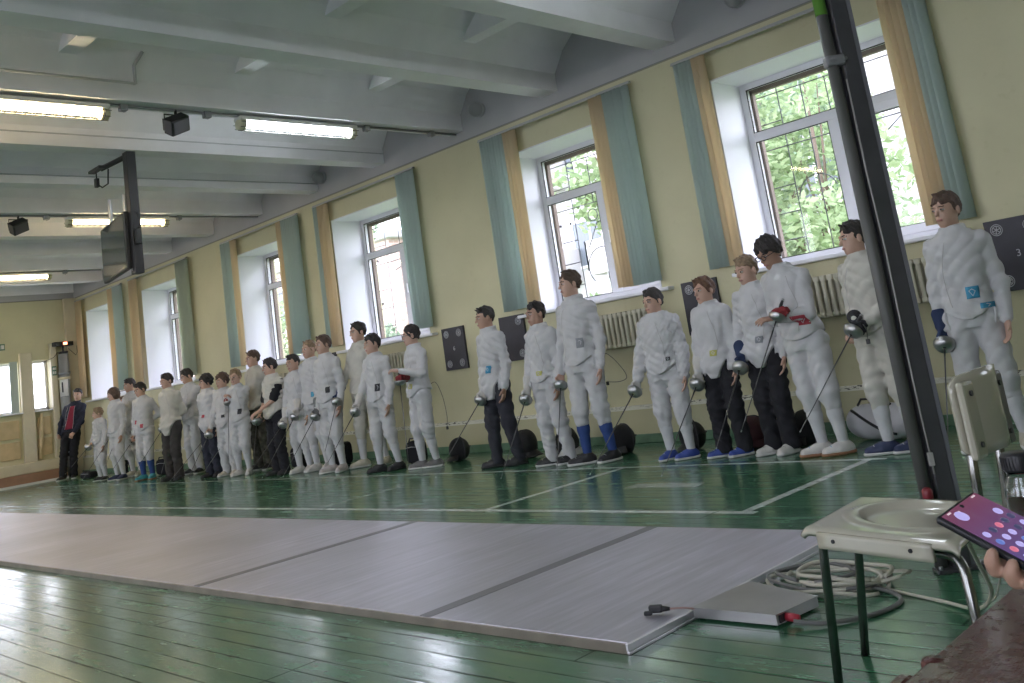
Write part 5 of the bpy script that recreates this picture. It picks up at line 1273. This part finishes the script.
b_, J = person('long haired child in white with navy shoes, second fencer from the far end', -16.479, 6.62, 1.538, yaw=.2, head=(-.5,.15), hair='chestnut', hstyle='long', shoes='navy', res=.009, seed=3, hem=.03, rh=(-0.13, -0.018, 0.818))
SW.append(('slim steel sword of the long haired child', J, (-16.381, 5.869, 0.008), 0.82))
b_, J = person('child almost hidden behind two white jackets near the far end of the row', -17.086, 7.02, 1.377, yaw=.3, head=(-.2,0), hair='chestnut', socks='black', shoes='black', res=.010, seed=4)
b_, J = person('dark haired boy in white with pale shoes, partly behind the boy with blue socks', -16.654, 6.98, 1.664, yaw=.35, head=(-.35,.1), hair='dark', shoes='cream', res=.009, seed=5, hem=.03, rh=(-0.13, -0.248, 0.704))
SW.append(('slim steel sword of the dark haired boy with pale shoes', J, (-15.834, 5.995, 0.008), 0.88))
b_, J = person('boy in white with blue socks and teal shoes, hand on his hip', -15.099, 6.5, 1.517, yaw=.5, head=(-.35,.2), hair='dark', socks='blue', shoes='teal', patch=('red',-.055,.60,.05,.06), patch2=('red',.03,.555,.05,.06), res=.009, seed=6, hem=.03, lcurl=.8, rh=(-0.13, -0.125, 0.688), lh=(0.0, 0.05, 0.896))
SW.append(('slim steel sword of the boy with blue socks and teal shoes', J, (-15.75, 6.043, 0.029), 0.88))
b_, J = person('dark haired boy in ivory jacket and dark trousers, hands folded at his waist', -13.789, 6.34, 1.557, yaw=.35, head=(-.25,.1), hair='dark', legs='brown', jacket='ivory', shoes='black', hem=.12, res=.009, seed=7, build=1.05, rh=(-0.13, -0.05, 0.831), lh=(0.0, -0.014, 0.862))
SW.append(('slim steel sword of the boy in ivory jacket and dark trousers', J, (-13.749, 5.684, 0.169), 0.88))
b_, J = person('boy with black collar looking down at hands held out before him', -14.293, 6.92, 1.615, yaw=.25, head=(-.35,.3), hair='dark', collar=BLACKC, shoes='black', socks='white', legs='white', res=.009, seed=8, hem=.02, lcurl=.6, rh=(-0.13, -0.203, 0.886), lh=(0.0, -0.33, 0.867))
SW.append(('slim steel sword of the boy with black collar looking down', J, (-14.322, 6.339, 0.025), 0.88))
b_, J = person('boy with thick curly hair, white jacket and wide navy trousers', -12.921, 6.52, 1.439, yaw=.3, head=(-.5,.05), hair='dark', hstyle='curly', legs='navy', shoes='black', hem=.10, res=.009, seed=9, build=1.15, patch=('red',.0,.60,.05,.04), rh=(-0.13, 0.05, 0.621))
SW.append(('slim steel sword of the curly haired boy in navy trousers', J, (-12.929, 5.86, 0.066), 0.88))
b_, J = person('shorter curly haired boy in all white beside the smiling fair boy', -12.558, 6.58, 1.413, yaw=.4, head=(-.3,.05), hair='chestnut', hstyle='curly', shoes='cream', legs='white', res=.009, seed=10, build=1.05, patch=('black',.03,.585,.05,.04), rh=(-0.13, -0.195, 0.634))
SW.append(('slim steel sword of the shorter curly haired boy in all white', J, (-12.314, 5.829, 0.101), 0.8))
b_, J = person('smiling fair haired boy raising a dark red glove in front of his chest', -12.175, 6.58, 1.432, yaw=.5, head=(.0,.05), hair='fair', shoes='white', res=.009, seed=10, patch=('black',.05,.60,.05,.07), rglove=GLOVER, hem=.03, lcurl=.9, rh=(-0.13, -0.079, 1.037), lh=(0.0, -0.086, 1.055))
SW.append(('slim steel sword of the smiling fair boy with the red glove', J, (-11.928, 6.209, 0.008), 0.8))
b_, J = person('tall chestnut haired boy in ivory jacket and camouflage trousers', -12.323, 6.97, 1.676, yaw=.25, head=(-.4,.05), hair='chestnut', legs='camo', jacket='ivory', shoes='black', rglove=GLOVEG, res=.009, seed=12, hem=.03, rh=(-0.13, -0.109, 0.899))
SW.append(('slim steel sword of the boy in camouflage trousers', J, (-12.679, 6.239, 0.11), 0.88))
b_, J = person('boy in a white padded vest over a black short sleeved shirt and black trousers', -11.044, 6.48, 1.477, yaw=.1, head=(-.4,.1), hair='dark', legs='black', vest=True, shlong=.85, shoes='black', jacket='ivory', hem=.05, res=.009, seed=13, build=1.08, lcurl=.7, rh=(-0.13, -0.166, 0.785), lh=(0.0, -0.249, 0.826))
SW.append(('slim steel sword of the boy in the padded vest', J, (-10.765, 5.907, 0.082), 0.88))
b_, J = person('short dark haired boy in white with a black patch, right of the black shirted boy', -10.641, 6.58, 1.476, yaw=.3, head=(-.2,.1), hair='dark', hstyle='crew', shoes='white', patch=('black',.045,.60,.035,.06), res=.009, seed=14, hem=.03, rglove=GLOVEW, rh=(-0.13, -0.132, 0.714))
SW.append(('slim steel sword of the short dark haired boy beside the vest wearer', J, (-10.591, 5.776, 0.127), 0.88))
b_, J = person('fair brown haired boy in white wearing a light blue patch at his waist', -10.391, 6.68, 1.618, yaw=.3, head=(-.3,.0), hair='fair', hstyle='crew', shoes='white', patch=('blue',.05,.585,.07,.06), res=.009, seed=16, build=1.08, hem=.03, rglove=GLOVEW, rh=(-0.13, -0.2, 0.793))
SW.append(('slim steel sword of the boy with the light blue waist patch', J, (-10.494, 5.887, 0.057), 0.88))
b_, J = person('brown haired boy in white with a black collar and red trimmed shoes', -9.791, 6.5, 1.624, yaw=.2, head=(-.35,.0), hair='chestnut', shoes='redwhite', patch=('black',.05,.60,.05,.07), collar=BLACKC, res=.009, seed=17, hem=.03, rglove=GLOVEG, rh=(-0.13, -0.117, 0.754))
SW.append(('slim steel sword of the boy with red trimmed shoes', J, (-9.764, 5.74, 0.083), 0.88))
b_, J = person('big broad shouldered dark haired boy in ivory standing behind a smaller boy', -9.486, 6.82, 1.718, yaw=.1, head=(-.3,.05), hair='dark', hstyle='short', jacket='ivory', shoes='cream', build=1.22, rglove=GLOVEB, res=.009, seed=18, hem=.03, feet=((-.15,-.04,-.35),(.13,.05,.35)), rh=(-0.13, -0.342, 0.838))
SW.append(('slim steel sword of the big broad shouldered boy', J, (-9.087, 5.889, 0.311), 0.88))
b_, J = person('smaller dark haired boy in white with black shoes, in front of the big boy', -8.69, 6.42, 1.507, yaw=.12, head=(-.35,.05), hair='dark', shoes='black', collar=BLACKC, patch=('black',.055,.61,.05,.08), res=.008, seed=19, hem=.03, rglove=GLOVEW, feet=((-.10,-.04,-.6),(.12,.06,-.2)), rh=(-0.13, -0.209, 0.771))
SW.append(('slim steel sword of the smaller boy in front of the big boy', J, (-8.535, 5.54, 0.23), 0.88))
b_, J = person('dark haired boy with glasses holding his sword upright, tip on the floor', -8.097, 6.52, 1.525, yaw=-.25, head=(-.45,.05), hair='dark', hstyle='short', glasses=True, shoes='grey', patch=('yellow',.03,.575,.06,.05), res=.008, seed=20, hem=.04, rglove=GLOVER, lcurl=.5, feet=((-.07,-.06,-.7),(.08,.05,-.6)), rh=(0.036, -0.24, 0.992), lh=(0.066, -0.28, 1.058))
SW.append(('upright sword of the boy with glasses at the third window', J, (-7.977, 6.156, 0.061), 0.88))
b_, J = person('boy in dark jeans and white jacket with a pointed hem and a blue patch', -6.787, 6.43, 1.551, yaw=-.12, head=(-.4,.08), hair='dark', hstyle='crew', legs='denim', shoes='black', patch=('blue',.035,.605,.06,.07), hem=.135, res=.007, seed=21, skin=1, feet=((-.10,-.06,-.7),(.12,.06,-.5)), rglove=GLOVEW, rh=(-0.086, -0.12, 0.675))
SW.append(('slim steel sword of the boy in dark jeans', J, (-6.853, 5.524, 0.008), 0.88))
b_, J = person('dark haired boy in long white trousers with black shoes, left of the tallest boy', -6.05, 6.38, 1.486, yaw=-.05, head=(-.25,.05), hair='dark', legs='white', shoes='black', patch=('yellow',.03,.565,.06,.04), res=.007, seed=22, hem=.03, rglove=GLOVEW, skin=1, build=1.05, feet=((-.08,-.03,-.7),(.10,.06,-.3)), rh=(-0.185, -0.1, 0.658))
SW.append(('slim steel sword of the boy left of the tallest boy', J, (-5.978, 5.547, 0.008), 0.88))
b_, J = person('tallest boy in the middle with blue knee socks and a grey patch', -5.596, 6.41, 1.702, yaw=.05, head=(-.55,.0), hair='brown', socks='blue', shoes='black', patch=('grey',.05,.62,.065,.085), res=.007, seed=24, hem=.03, feet=((-.08,-.06,-.8),(.11,.05,-.2)), build=1.06, rh=(-0.231, -0.08, 0.753))
SW.append(('slim steel sword of the tallest boy in blue knee socks', J, (-5.531, 5.782, 0.02), 0.88))
b_, J = person('stocky boy in a quilted white jacket with royal blue shoes and spiky dark hair', -4.734, 6.44, 1.398, yaw=.1, head=(-.3,.05), hair='dark', shoes='blue', quilt=True, build=1.16, res=.007, seed=25, hem=.035, patch=('black',.075,.585,.03,.03), feet=((-.10,-.02,-.2),(.12,-.02,-.7)), rglove=GLOVEW, rh=(-0.233, -0.12, 0.644))
SW.append(('slim steel sword of the boy in the quilted jacket', J, (-4.939, 5.466, 0.008), 0.88))
b_, J = person('red haired boy in white jacket and black trousers with bright blue shoes', -4.24, 6.48, 1.416, yaw=.0, head=(-.3,.05), hair='auburn', hstyle='cap', legs='black', shoes='blue', hem=.10, patch=('yellow',.03,.575,.06,.045), res=.007, seed=26, rglove=GLOVEW, feet=((-.10,-.03,-.6),(.10,-.0,-.5)), rh=(-0.135, -0.12, 0.611))
SW.append(('slim steel sword of the red haired boy in black trousers', J, (-4.326, 5.6, 0.008), 0.88))
b_, J = person('fair tousle haired boy in black trousers and white shoes with a dark blue glove', -3.827, 6.5, 1.513, yaw=.0, head=(-.35,.15), hair='fair', hstyle='short', legs='black', shoes='white', hem=.10, patch=('grey',.03,.575,.06,.05), res=.007, seed=28, rglove=GLOVEB, feet=((-.08,-.01,-.5),(.08,-.01,-.2)), rh=(-0.137, -0.12, 0.764))
SW.append(('slim steel sword of the fair tousle haired boy with dark blue glove', J, (-3.849, 5.653, 0.18), 0.88))
b_, J = person('boy with glasses bowing his head over his sword guard, blue laces in white shoes', -3.398, 6.37, 1.613, yaw=-.08, head=(-.22,.42), hair='dark', hstyle='curly', glasses=True, shoes='white', patch=('red',.075,.60,.07,.07), patch2=('red',.095,.55,.04,.035), res=.007, seed=29, hem=.02, rglove=GLOVER, lcurl=.4, lean=(-.10,-.04), feet=((-.02,-.03,-.75),(.13,.0,-.6)), skin=1, rh=(-0.054, -0.2, 1.049), lh=(-0.056, -0.27, 1.011))
SW.append(('slim steel sword of the boy with glasses bowing his head', J, (-3.611, 5.633, 0.287), 0.88))
b_, J = person('boy in ivory and navy shoes half hidden behind the grey pole', -2.844, 6.32, 1.58, yaw=-.25, head=(-.5,.05), hair='dark', jacket='ivory', shoes='navy', res=.007, seed=30, hem=.03, lcurl=.8, rglove=GLOVEK, feet=((-.06,-.05,-.75),(.10,.05,-.6)), rh=(-0.028, -0.2, 0.903), lh=(-0.005, -0.21, 0.86))
SW.append(('slim steel sword of the boy half hidden behind the pole', J, (-3.058, 5.43, 0.291), 0.88))
b_, J = person('nearest boy at the right edge, chestnut hair, two blue patches, behind the chair', -2.196, 6.33, 1.639, yaw=.12, head=(-.45,.02), hair='chestnut', hstyle='cap', shoes='cream', patch=('blue',.035,.60,.075,.075), patch2=('blue',.075,.545,.07,.035), res=.007, seed=33, hem=.035, rglove=GLOVEB, feet=((-.12,-.02,-.4),(.14,.02,.2)), rh=(-0.177, -0.08, 0.748))
SW.append(('slim steel sword of the nearest boy at the right edge', J, (-2.2, 5.506, 0.168), 0.88))
# red shirt front showing in the open jacket of the man in the corner
bv = None
for ch in MAN.children:
    if ch.name.startswith('jacket'):
        me = ch.data; bv = BVHTree.FromPolygons([v.co[:] for v in me.vertices], [tuple(p.vertices) for p in me.polygons]); jk = ch
if bv:
    H_ = 1.705; g = []
    for i in range(13):
        row = []
        for j in range(17):
            z = (0.56 + 0.255 * j / 16) * H_; wdt = 0.075 - 0.030 * (j / 16)
            cxl = 0.16 * max(0, (z - 0.515 * H_) / (H_ * 0.485)); u = cxl + (i / 12 - 0.5) * 2 * wdt
            h_ = bv.ray_cast(Vector((u, -0.6, z)), Vector((0, 1, 0))); row.append(h_[0])
        g.append(row)
    last = Vector((0, -0.12, 1))
    for r_ in g:
        for j, p in enumerate(r_):
            if p is None: r_[j] = last.copy()
            else: last = p
    MB().grid(lambda a, b_: g[round(a * 12)][round(b_ * 16)] + Vector((0, -0.007, 0)), 12, 16, thick=0.006).build('shirt', REDT, MAN)
    q = MB()
    for i in (0, 12): q.tube([g[i][j] + Vector((0, -0.008, 0)) for j in range(17)], 0.004, 5)
    q.build('zip', STEEL, jk)

# ------------------------------------------------------------------ swords
BELL = mat('brushed_guard_metal', (0.40, 0.40, 0.40), 0.30, 0.9, noise=0.1, nscale=30); BLADE = mat('blade_steel', (0.16, 0.16, 0.16), 0.35, 0.9); GRIP = mat('black_grip', (0.03, 0.03, 0.032), 0.5); TIPW = mat('worn_tip', (0.5, 0.5, 0.5), 0.35, 0.8)
def sword(label, J, tip, L_):
    w = J['Rw'] + J['Rd'] * 0.062
    d = Vector(tip) - w; dist = d.length; d.normalize()
    q_ = d.to_track_quat('Z', 'Y'); root = empty('fencing_sword', w, 0, label, 'sword', 'fencing swords of the row'); root.rotation_mode = 'QUATERNION'; root.rotation_quaternion = q_
    # the bell sits just past the fingers, open side to the hand
    MB().lathe([(0.012, 0.092), (0.035, 0.088), (0.054, 0.076), (0.064, 0.056), (0.0665, 0.045), (0.0645, 0.045), (0.062, 0.055), (0.052, 0.073), (0.034, 0.085), (0.012, 0.089)], None, 28).build('bell_guard', BELL, root)
    MB().tube([(0, 0, -0.075), (0.004, 0.004, -0.04), (0, 0, 0.0), (0, 0, 0.085)], [0.010, 0.012, 0.0115, 0.010], 10).build('grip', GRIP, root)
    MB().lathe([(0, -0.095), (0.010, -0.092), (0.012, -0.083), (0.008, -0.073), (0, -0.073)], None, 14).build('pommel', BELL, root)
    end = max(0.25, min(dist, L_ + 0.09)); b_ = 0.09
    MB().tube([(0, 0, b_), (0, 0, b_ + (end - b_) * 0.4), (0.002, 0.0, b_ + (end - b_) * 0.75), (0, 0, end - 0.012)], [0.0055, 0.0046, 0.0036, 0.0028], 6).build('blade', BLADE, root)
    MB().cyl((0, 0, end - 0.014), (0, 0, end), 0.0042, seg=8).build('point', TIPW, root)
for s_ in SW: sword(*s_)

# ------------------------------------------------------------------ masks and bags along the wall
MESHK = mat('black_mask_mesh', (0.012, 0.012, 0.014), 0.55, bump=0.8, bscale=240); TRIMK = mat('black_mask_trim', (0.02, 0.02, 0.022), 0.5); BIBW = fabric('white_bib_cloth', (0.60, 0.60, 0.60)); MAROON = mat('maroon_mesh', (0.06, 0.012, 0.018), 0.5, bump=0.8, bscale=240)
def mask(label, x, y, sc=1.0, yaw=0.0, mesh_m=MESHK, bib_m=TRIMK, tilt=0.0):
    root = empty('fencing_mask', (x, y, 0), yaw, label, 'fencing mask', 'fencing masks on the floor along the wall')
    rx, ry, rz = 0.112 * sc, 0.135 * sc, 0.130 * sc; T_ = Matrix.Translation((0, 0, rz * 0.90)) @ Matrix.Rotation(tilt, 4, 'X')
    def dome(u, v, k=1.0):
        th = (u - 0.5) * PI * 1.15; ph = (v - 0.5) * PI * 0.98
        return T_ @ Vector((rx * k * math.sin(th) * math.cos(ph) ** 0.85, -ry * k * math.cos(th) * math.cos(ph) ** 0.85, rz * k * math.sin(ph)))
    MB().grid(dome, 22, 18, thick=0.004).build('mesh_front', mesh_m, root)
    def back(u, v):
        th = PI + (u - 0.5) * PI * 1.0; ph = (v - 0.5) * PI * 0.9
        return T_ @ Vector((rx * 0.93 * math.sin(th) * math.cos(ph), -ry * 0.75 * math.cos(th) * math.cos(ph), rz * 0.93 * math.sin(ph)))
    MB().grid(back, 18, 12, thick=0.006).build('back_pad', bib_m, root)
    MB().tube([dome(0.02, t / 20, 1.01) for t in range(1, 20)] + [dome(0.98, t / 20, 1.01) for t in range(19, 0, -1)], 0.008 * sc, 6, closed=True).build('rim', TRIMK, root)
    def bib(u, v):
        a = (u - 0.5) * 2.3; r_ = 0.075 + 0.075 * v
        return Vector((r_ * math.sin(a) * sc * 1.1, (-r_ * math.cos(a) - 0.02) * sc, max(0.010, (0.075 - 0.065 * v) * sc + 0.004 * math.sin(9 * u))))
    MB().grid(bib, 18, 6, thick=0.005).build('bib', bib_m, root)
    MB().tube([T_ @ Vector((rx * math.cos(t), 0.10 * sc * math.sin(t) + 0.01, rz * 0.15)) for t in [PI * k / 12 for k in range(13)]], 0.006, 5).build('strap', TRIMK, root)
def bag(label, x, y, w, d, h_, m, yaw=0.0, name='sports_bag'):
    root = empty(name, (x, y, 0), yaw, label, 'bag', 'bags on the floor along the wall')
    def sh_(u, v):
        a = u * 2 * PI; t = v * PI; e = 0.45
        cs = lambda q: math.copysign(abs(math.cos(q)) ** e, math.cos(q)); sn = lambda q: math.copysign(abs(math.sin(q)) ** e, math.sin(q))
        st = abs(math.sin(t)) ** 0.4
        return (w / 2 * cs(a) * st * (1 + 0.03 * math.sin(7 * v)), d / 2 * sn(a) * st, h_ / 2 - h_ / 2 * cs(t) * (1 + 0.02 * math.sin(3 * a)))
    q = MB(); q.grid(sh_, 32, 18); bmesh.ops.remove_doubles(q.bm, verts=q.bm.verts, dist=1e-4); q.build('body', m, root)
    MB().tube([(-w * .3, -d * .2, h_ * .96), (-w * .22, -d * .22, h_ * 1.12), (w * .22, -d * .22, h_ * 1.12), (w * .3, -d * .2, h_ * .96)], 0.010, 6).build('handle', TRIMK, root)
    MB().tube([(-w * .40, -d * .5 - 0.003, h_ * .72), (0, -d * .53, h_ * .76), (w * .40, -d * .5 - 0.003, h_ * .72)], 0.005, 5).build('zip', STEEL, root)
BAGK = fabric('black_bag_nylon', (0.016, 0.016, 0.02)); BAGN = fabric('navy_bag_nylon', (0.02, 0.025, 0.06))
bag('black sports bag behind the boy with glasses and grey shoes', -8.80, 6.93, 0.22, 0.18, 0.25, BAGK, 0.3)
mask('round black fencing mask alone on the floor left of the boy in dark jeans', -8.08, 6.98, 1.0, -0.5)
mask('black fencing mask behind the feet of the boy in dark jeans', -7.02, 6.94, 1.1, 0.9)
mask('black fencing mask with a white bib between the long white trousers and blue socks', -6.46, 6.96, 1.05, 1.2, MESHK, BIBW, 0.3)
mask('large round black fencing mask right of the blue knee socks', -5.72, 6.95, 1.05, -0.3)
mask('black fencing mask behind the royal blue shoes', -4.93, 6.95, 1.0, -0.9)
mask('dark maroon fencing mask between two pairs of black trousers', -4.33, 6.94, 1.0, 0.4, MAROON, MAROON)
mask('big black fencing mask left of the white shoes with blue laces', -3.82, 6.93, 1.1, -0.8)
bag('dark bag behind the blue socked boy far down the row', -15.62, 7.0, 0.22, 0.2, 0.25, BAGK, 0.5)
bag('navy bag on the floor behind the boy looking down', -14.75, 7.18, 0.24, 0.2, 0.26, BAGN, 0.2)
bag('black bag seen between the legs of the padded vest wearer and his neighbour', -11.55, 7.08, 0.22, 0.2, 0.27, BAGK, 0.3)
bag('black bag standing behind the boy with red trimmed shoes', -10.55, 7.1, 0.22, 0.2, 0.28, BAGK, 0.3)
bag('flat dark bag on the floor beside the man in the far corner', -18.75, 6.95, 0.34, 0.2, 0.12, BAGK, 0.2)
# white holdall with black piping and a red mark
root = empty('sports_bag', (-3.24, 6.98, 0), -0.25, 'white holdall with black piping and a red mark behind the pole', 'bag', 'bags on the floor along the wall')
WB = mat('white_bag_leatherette', (0.56, 0.55, 0.57), 0.4, noise=0.05, nscale=6)
def hold(u, v):
    a = u * 2 * PI; x = (v - 0.5) * 0.56; e = 1 - abs(2 * v - 1) ** 3.5; r_ = 0.135 * (0.25 + 0.75 * max(e, 0) ** 0.5)
    return (x, r_ * math.cos(a) * 1.05, 0.135 + r_ * math.sin(a) * 1.0)
MB().grid(hold, 28, 26).build('body', WB, root)
MB().tube([Vector(hold(0.36 + 0.26 * t / 20, 0.16 + 0.68 * t / 20)) * 1.0 + Vector((0, -0.004, 0.002)) for t in range(21)], 0.011, 6).build('piping', TRIMK, root)
q = MB(); P0 = [Vector(hold(0.31, v)) for v in (0.52, 0.57, 0.62, 0.67)]
q.grid(lambda a, b_: Vector(hold(0.285 + 0.055 * b_, 0.52 + 0.14 * a)) * 1.004 + Vector((0, -0.002, 0.002)), 6, 3, thick=0.002).build('red_mark', mat('red_mark', (0.45, 0.04, 0.09), 0.5), root)
MB().tube([(-0.15, -0.05, 0.262), (-0.10, -0.06, 0.31), (0.10, -0.06, 0.31), (0.15, -0.05, 0.262)], 0.009, 6).build('handle', TRIMK, root)

# body wires hanging from three jackets
def wire(label, pts):
    root = empty('body_wire', pts[0], 0, label, 'wire', 'body wires hanging behind the fencers')
    MB().tube(spline([Vector(p) - Vector(pts[0]) for p in pts], 6), 0.0035, 5).build('lead', CORDD, root)
    e = Vector(pts[-1]) - Vector(pts[0]); MB().box((e.x - 0.012, e.y - 0.008, e.z - 0.03), (e.x + 0.012, e.y + 0.008, e.z + 0.004), 0.003).build('plug', GRIP, root)
wire('thin body wire hanging from the hip of the boy with glasses and grey shoes', [(-8.02, 6.60, 0.86), (-7.95, 6.64, 0.88), (-7.89, 6.66, 0.72), (-7.86, 6.66, 0.52), (-7.88, 6.66, 0.40)])
wire('thin body wire looping from the hip of the tallest boy', [(-5.44, 6.44, 0.95), (-5.36, 6.48, 0.92), (-5.27, 6.52, 0.80), (-5.24, 6.54, 0.70), (-5.33, 6.54, 0.67), (-5.45, 6.52, 0.68)])
wire('white body wire plug dangling before the boy half hidden behind the pole', [(-2.80, 6.10, 0.88), (-2.79, 6.07, 0.82), (-2.79, 6.06, 0.78)])

# ------------------------------------------------------------------ hand holding a phone at the right edge
PHL, PHS, PH0 = (0.8768, -0.0662, -0.4763), (0.1435, 0.9814, 0.1277), (-0.3996, 0.9335, 0.7918)
Lp = Vector(PHL); Sp = Vector(PHS); Np = Lp.cross(Sp).normalized(); P0 = Vector(PH0)
PM = Matrix(((Lp.x, Sp.x, Np.x, P0.x), (Lp.y, Sp.y, Np.y, P0.y), (Lp.z, Sp.z, Np.z, P0.z), (0, 0, 0, 1)))
root = empty('phone', (0, 0, 0), 0, 'black smartphone with a purple home screen held in a hand', 'phone'); root.matrix_world = PM
MB().box((0, 0, -0.0085), (0.158, 0.075, 0.0), 0.0035, None, 3).build('case', mat('black_phone_case', (0.012, 0.012, 0.015), 0.4), root)
sm_ = bpy.data.materials.new('phone_screen_glow'); sm_.use_nodes = True; hN = N(sm_); pb = sm_.node_tree.nodes['Principled BSDF']
tcn = hN.new('ShaderNodeTexCoord'); sxn = hN.new('ShaderNodeSeparateXYZ'); hN.L.new(tcn.outputs['Object'], sxn.inputs[0])
gx = hN.rng(sxn.outputs['X'], 0.0, 0.10); gc = hN.mix(gx, (0.20, 0.055, 0.10), (0.10, 0.09, 0.30)); gc = hN.mix(hN.rng(sxn.outputs['X'], 0.09, 0.158), gc, (0.22, 0.12, 0.30))
pb.inputs['Base Color'].default_value = (0.01, 0.01, 0.012, 1); pb.inputs['Roughness'].default_value = 0.12
hN.L.new(gc, pb.inputs['Emission Color']); pb.inputs['Emission Strength'].default_value = 0.55
scr = MB().box((0.004, 0.003, -0.0004), (0.154, 0.072, 0.0006), 0.0002).build('screen', sm_, root)
ICN = [mat('icon_' + n_, (0.02, 0.02, 0.02), 0.3, emit=c_, estr=0.7) for n_, c_ in (('lilac', (0.42, 0.38, 0.75)), ('red', (0.6, 0.16, 0.25)), ('blue', (0.12, 0.18, 0.5)), ('dark', (0.05, 0.05, 0.12)))]
def icon(x, y, r_, k): MB().lathe([(0, 0.0012), (r_ * .9, 0.0012), (r_, 0.0008), (r_, 0.0004)], Matrix.Translation((x, y, 0)), 18).build('app_icon', ICN[k], scr)
icon(0.0155, 0.0205, 0.0070, 0)
for c, (xx, ks) in enumerate(((0.0435, (0, 3, 1, 3, 3)), (0.056, (2, 0, 0, 3, 0)), (0.0685, (1, 0, 2, 0, 3)), (0.081, (0, 2, 1, 0, 0)), (0.0935, (0, 0, 2, 1, 0)), (0.118, (0, 1, 2, 0, 2)))):
    for k_, i_ in enumerate(ks): icon(xx, 0.012 + 0.0128 * k_, 0.0040, i_)
icon(0.0325, 0.060, 0.0048, 0)
q = MB()
for a, b_, c_ in ((0.0055, 0.010, 0.016), (0.0055, 0.060, 0.066), (0.0095, 0.016, 0.026)): q.box((a, b_, 0.0006), (a + 0.0018, c_, 0.0011))
q.build('status_text', mat('icon_white', (0.1, 0.1, 0.1), 0.3, emit=(0.5, 0.4, 0.45), estr=0.8), scr)
MB().lathe([(0, 0.0010), (0.0022, 0.0010), (0.0024, 0.0006)], Matrix.Translation((0.0075, 0.037, 0)), 14).build('camera_hole', BLACKP, scr)
# the hand below it: palm under the far half, fingers curling up round the near edge, sleeve leading out of the picture
hf_lo = Vector((-0.02, -0.16, -0.16)); hf = Field(hf_lo, (0.48, 0.22, 0.08), 0.0028)
hf.ell((0.135, 0.034, -0.030), (0.048, 0.040, 0.018), 0.012); hf.ell((0.185, 0.026, -0.034), (0.035, 0.032, 0.022), 0.02)
for i, (xb, ln) in enumerate(((0.062, 0.9), (0.080, 1.0), (0.098, 0.95), (0.116, 0.8))):
    p = Vector((0.122 + 0.006 * i, 0.034 + 0.004 * i, -0.030)); a = Vector((xb + 0.01, 0.026, -0.0205)); b2 = Vector((xb, 0.001 - 0.003 * ln, -0.0185)); c2 = Vector((xb - 0.003, -0.0070, -0.011)); d2 = Vector((xb - 0.004, -0.0070, -0.002))
    hf.cap(p, a, 0.0115, 0.0098, 0.010); hf.cap(a, b2, 0.0090, 0.0080, 0.004); hf.cap(b2, c2, 0.0074, 0.0066, 0.004); hf.cap(c2, d2, 0.0066, 0.0055, 0.003)
hf.cap((0.178, 0.05, -0.030), (0.160, 0.086, -0.022), 0.0145, 0.012, 0.012); hf.cap((0.160, 0.086, -0.022), (0.136, 0.0885, -0.004), 0.0115, 0.0088, 0.006)
hf.cap((0.185, 0.026, -0.036), (0.265, 0.060, -0.048), 0.030, 0.026, 0.03); hf.cap((0.265, 0.060, -0.048), (0.46, 0.13, -0.06), 0.027, 0.036, 0.02)
hand = hf.build('person', [SKIN[1]], None, None, 2); tag(hand, 'person at the right edge of whom only the hand holding a phone shows', 'person', 'people beside the row'); hand.matrix_world = PM
sl = Field((0.22, -0.06, -0.16), (0.50, 0.24, 0.06), 0.005); sl.cap((0.285, 0.067, -0.05), (0.44, 0.122, -0.06), 0.040, 0.048, 0.02); sl.ripple(0.004, 3.0, 2); sl.cut(lambda X, Y, Z: 0.280 - X + 0 * Y + 0 * Z)
sv = sl.build('sleeve', BLACKT, hand)
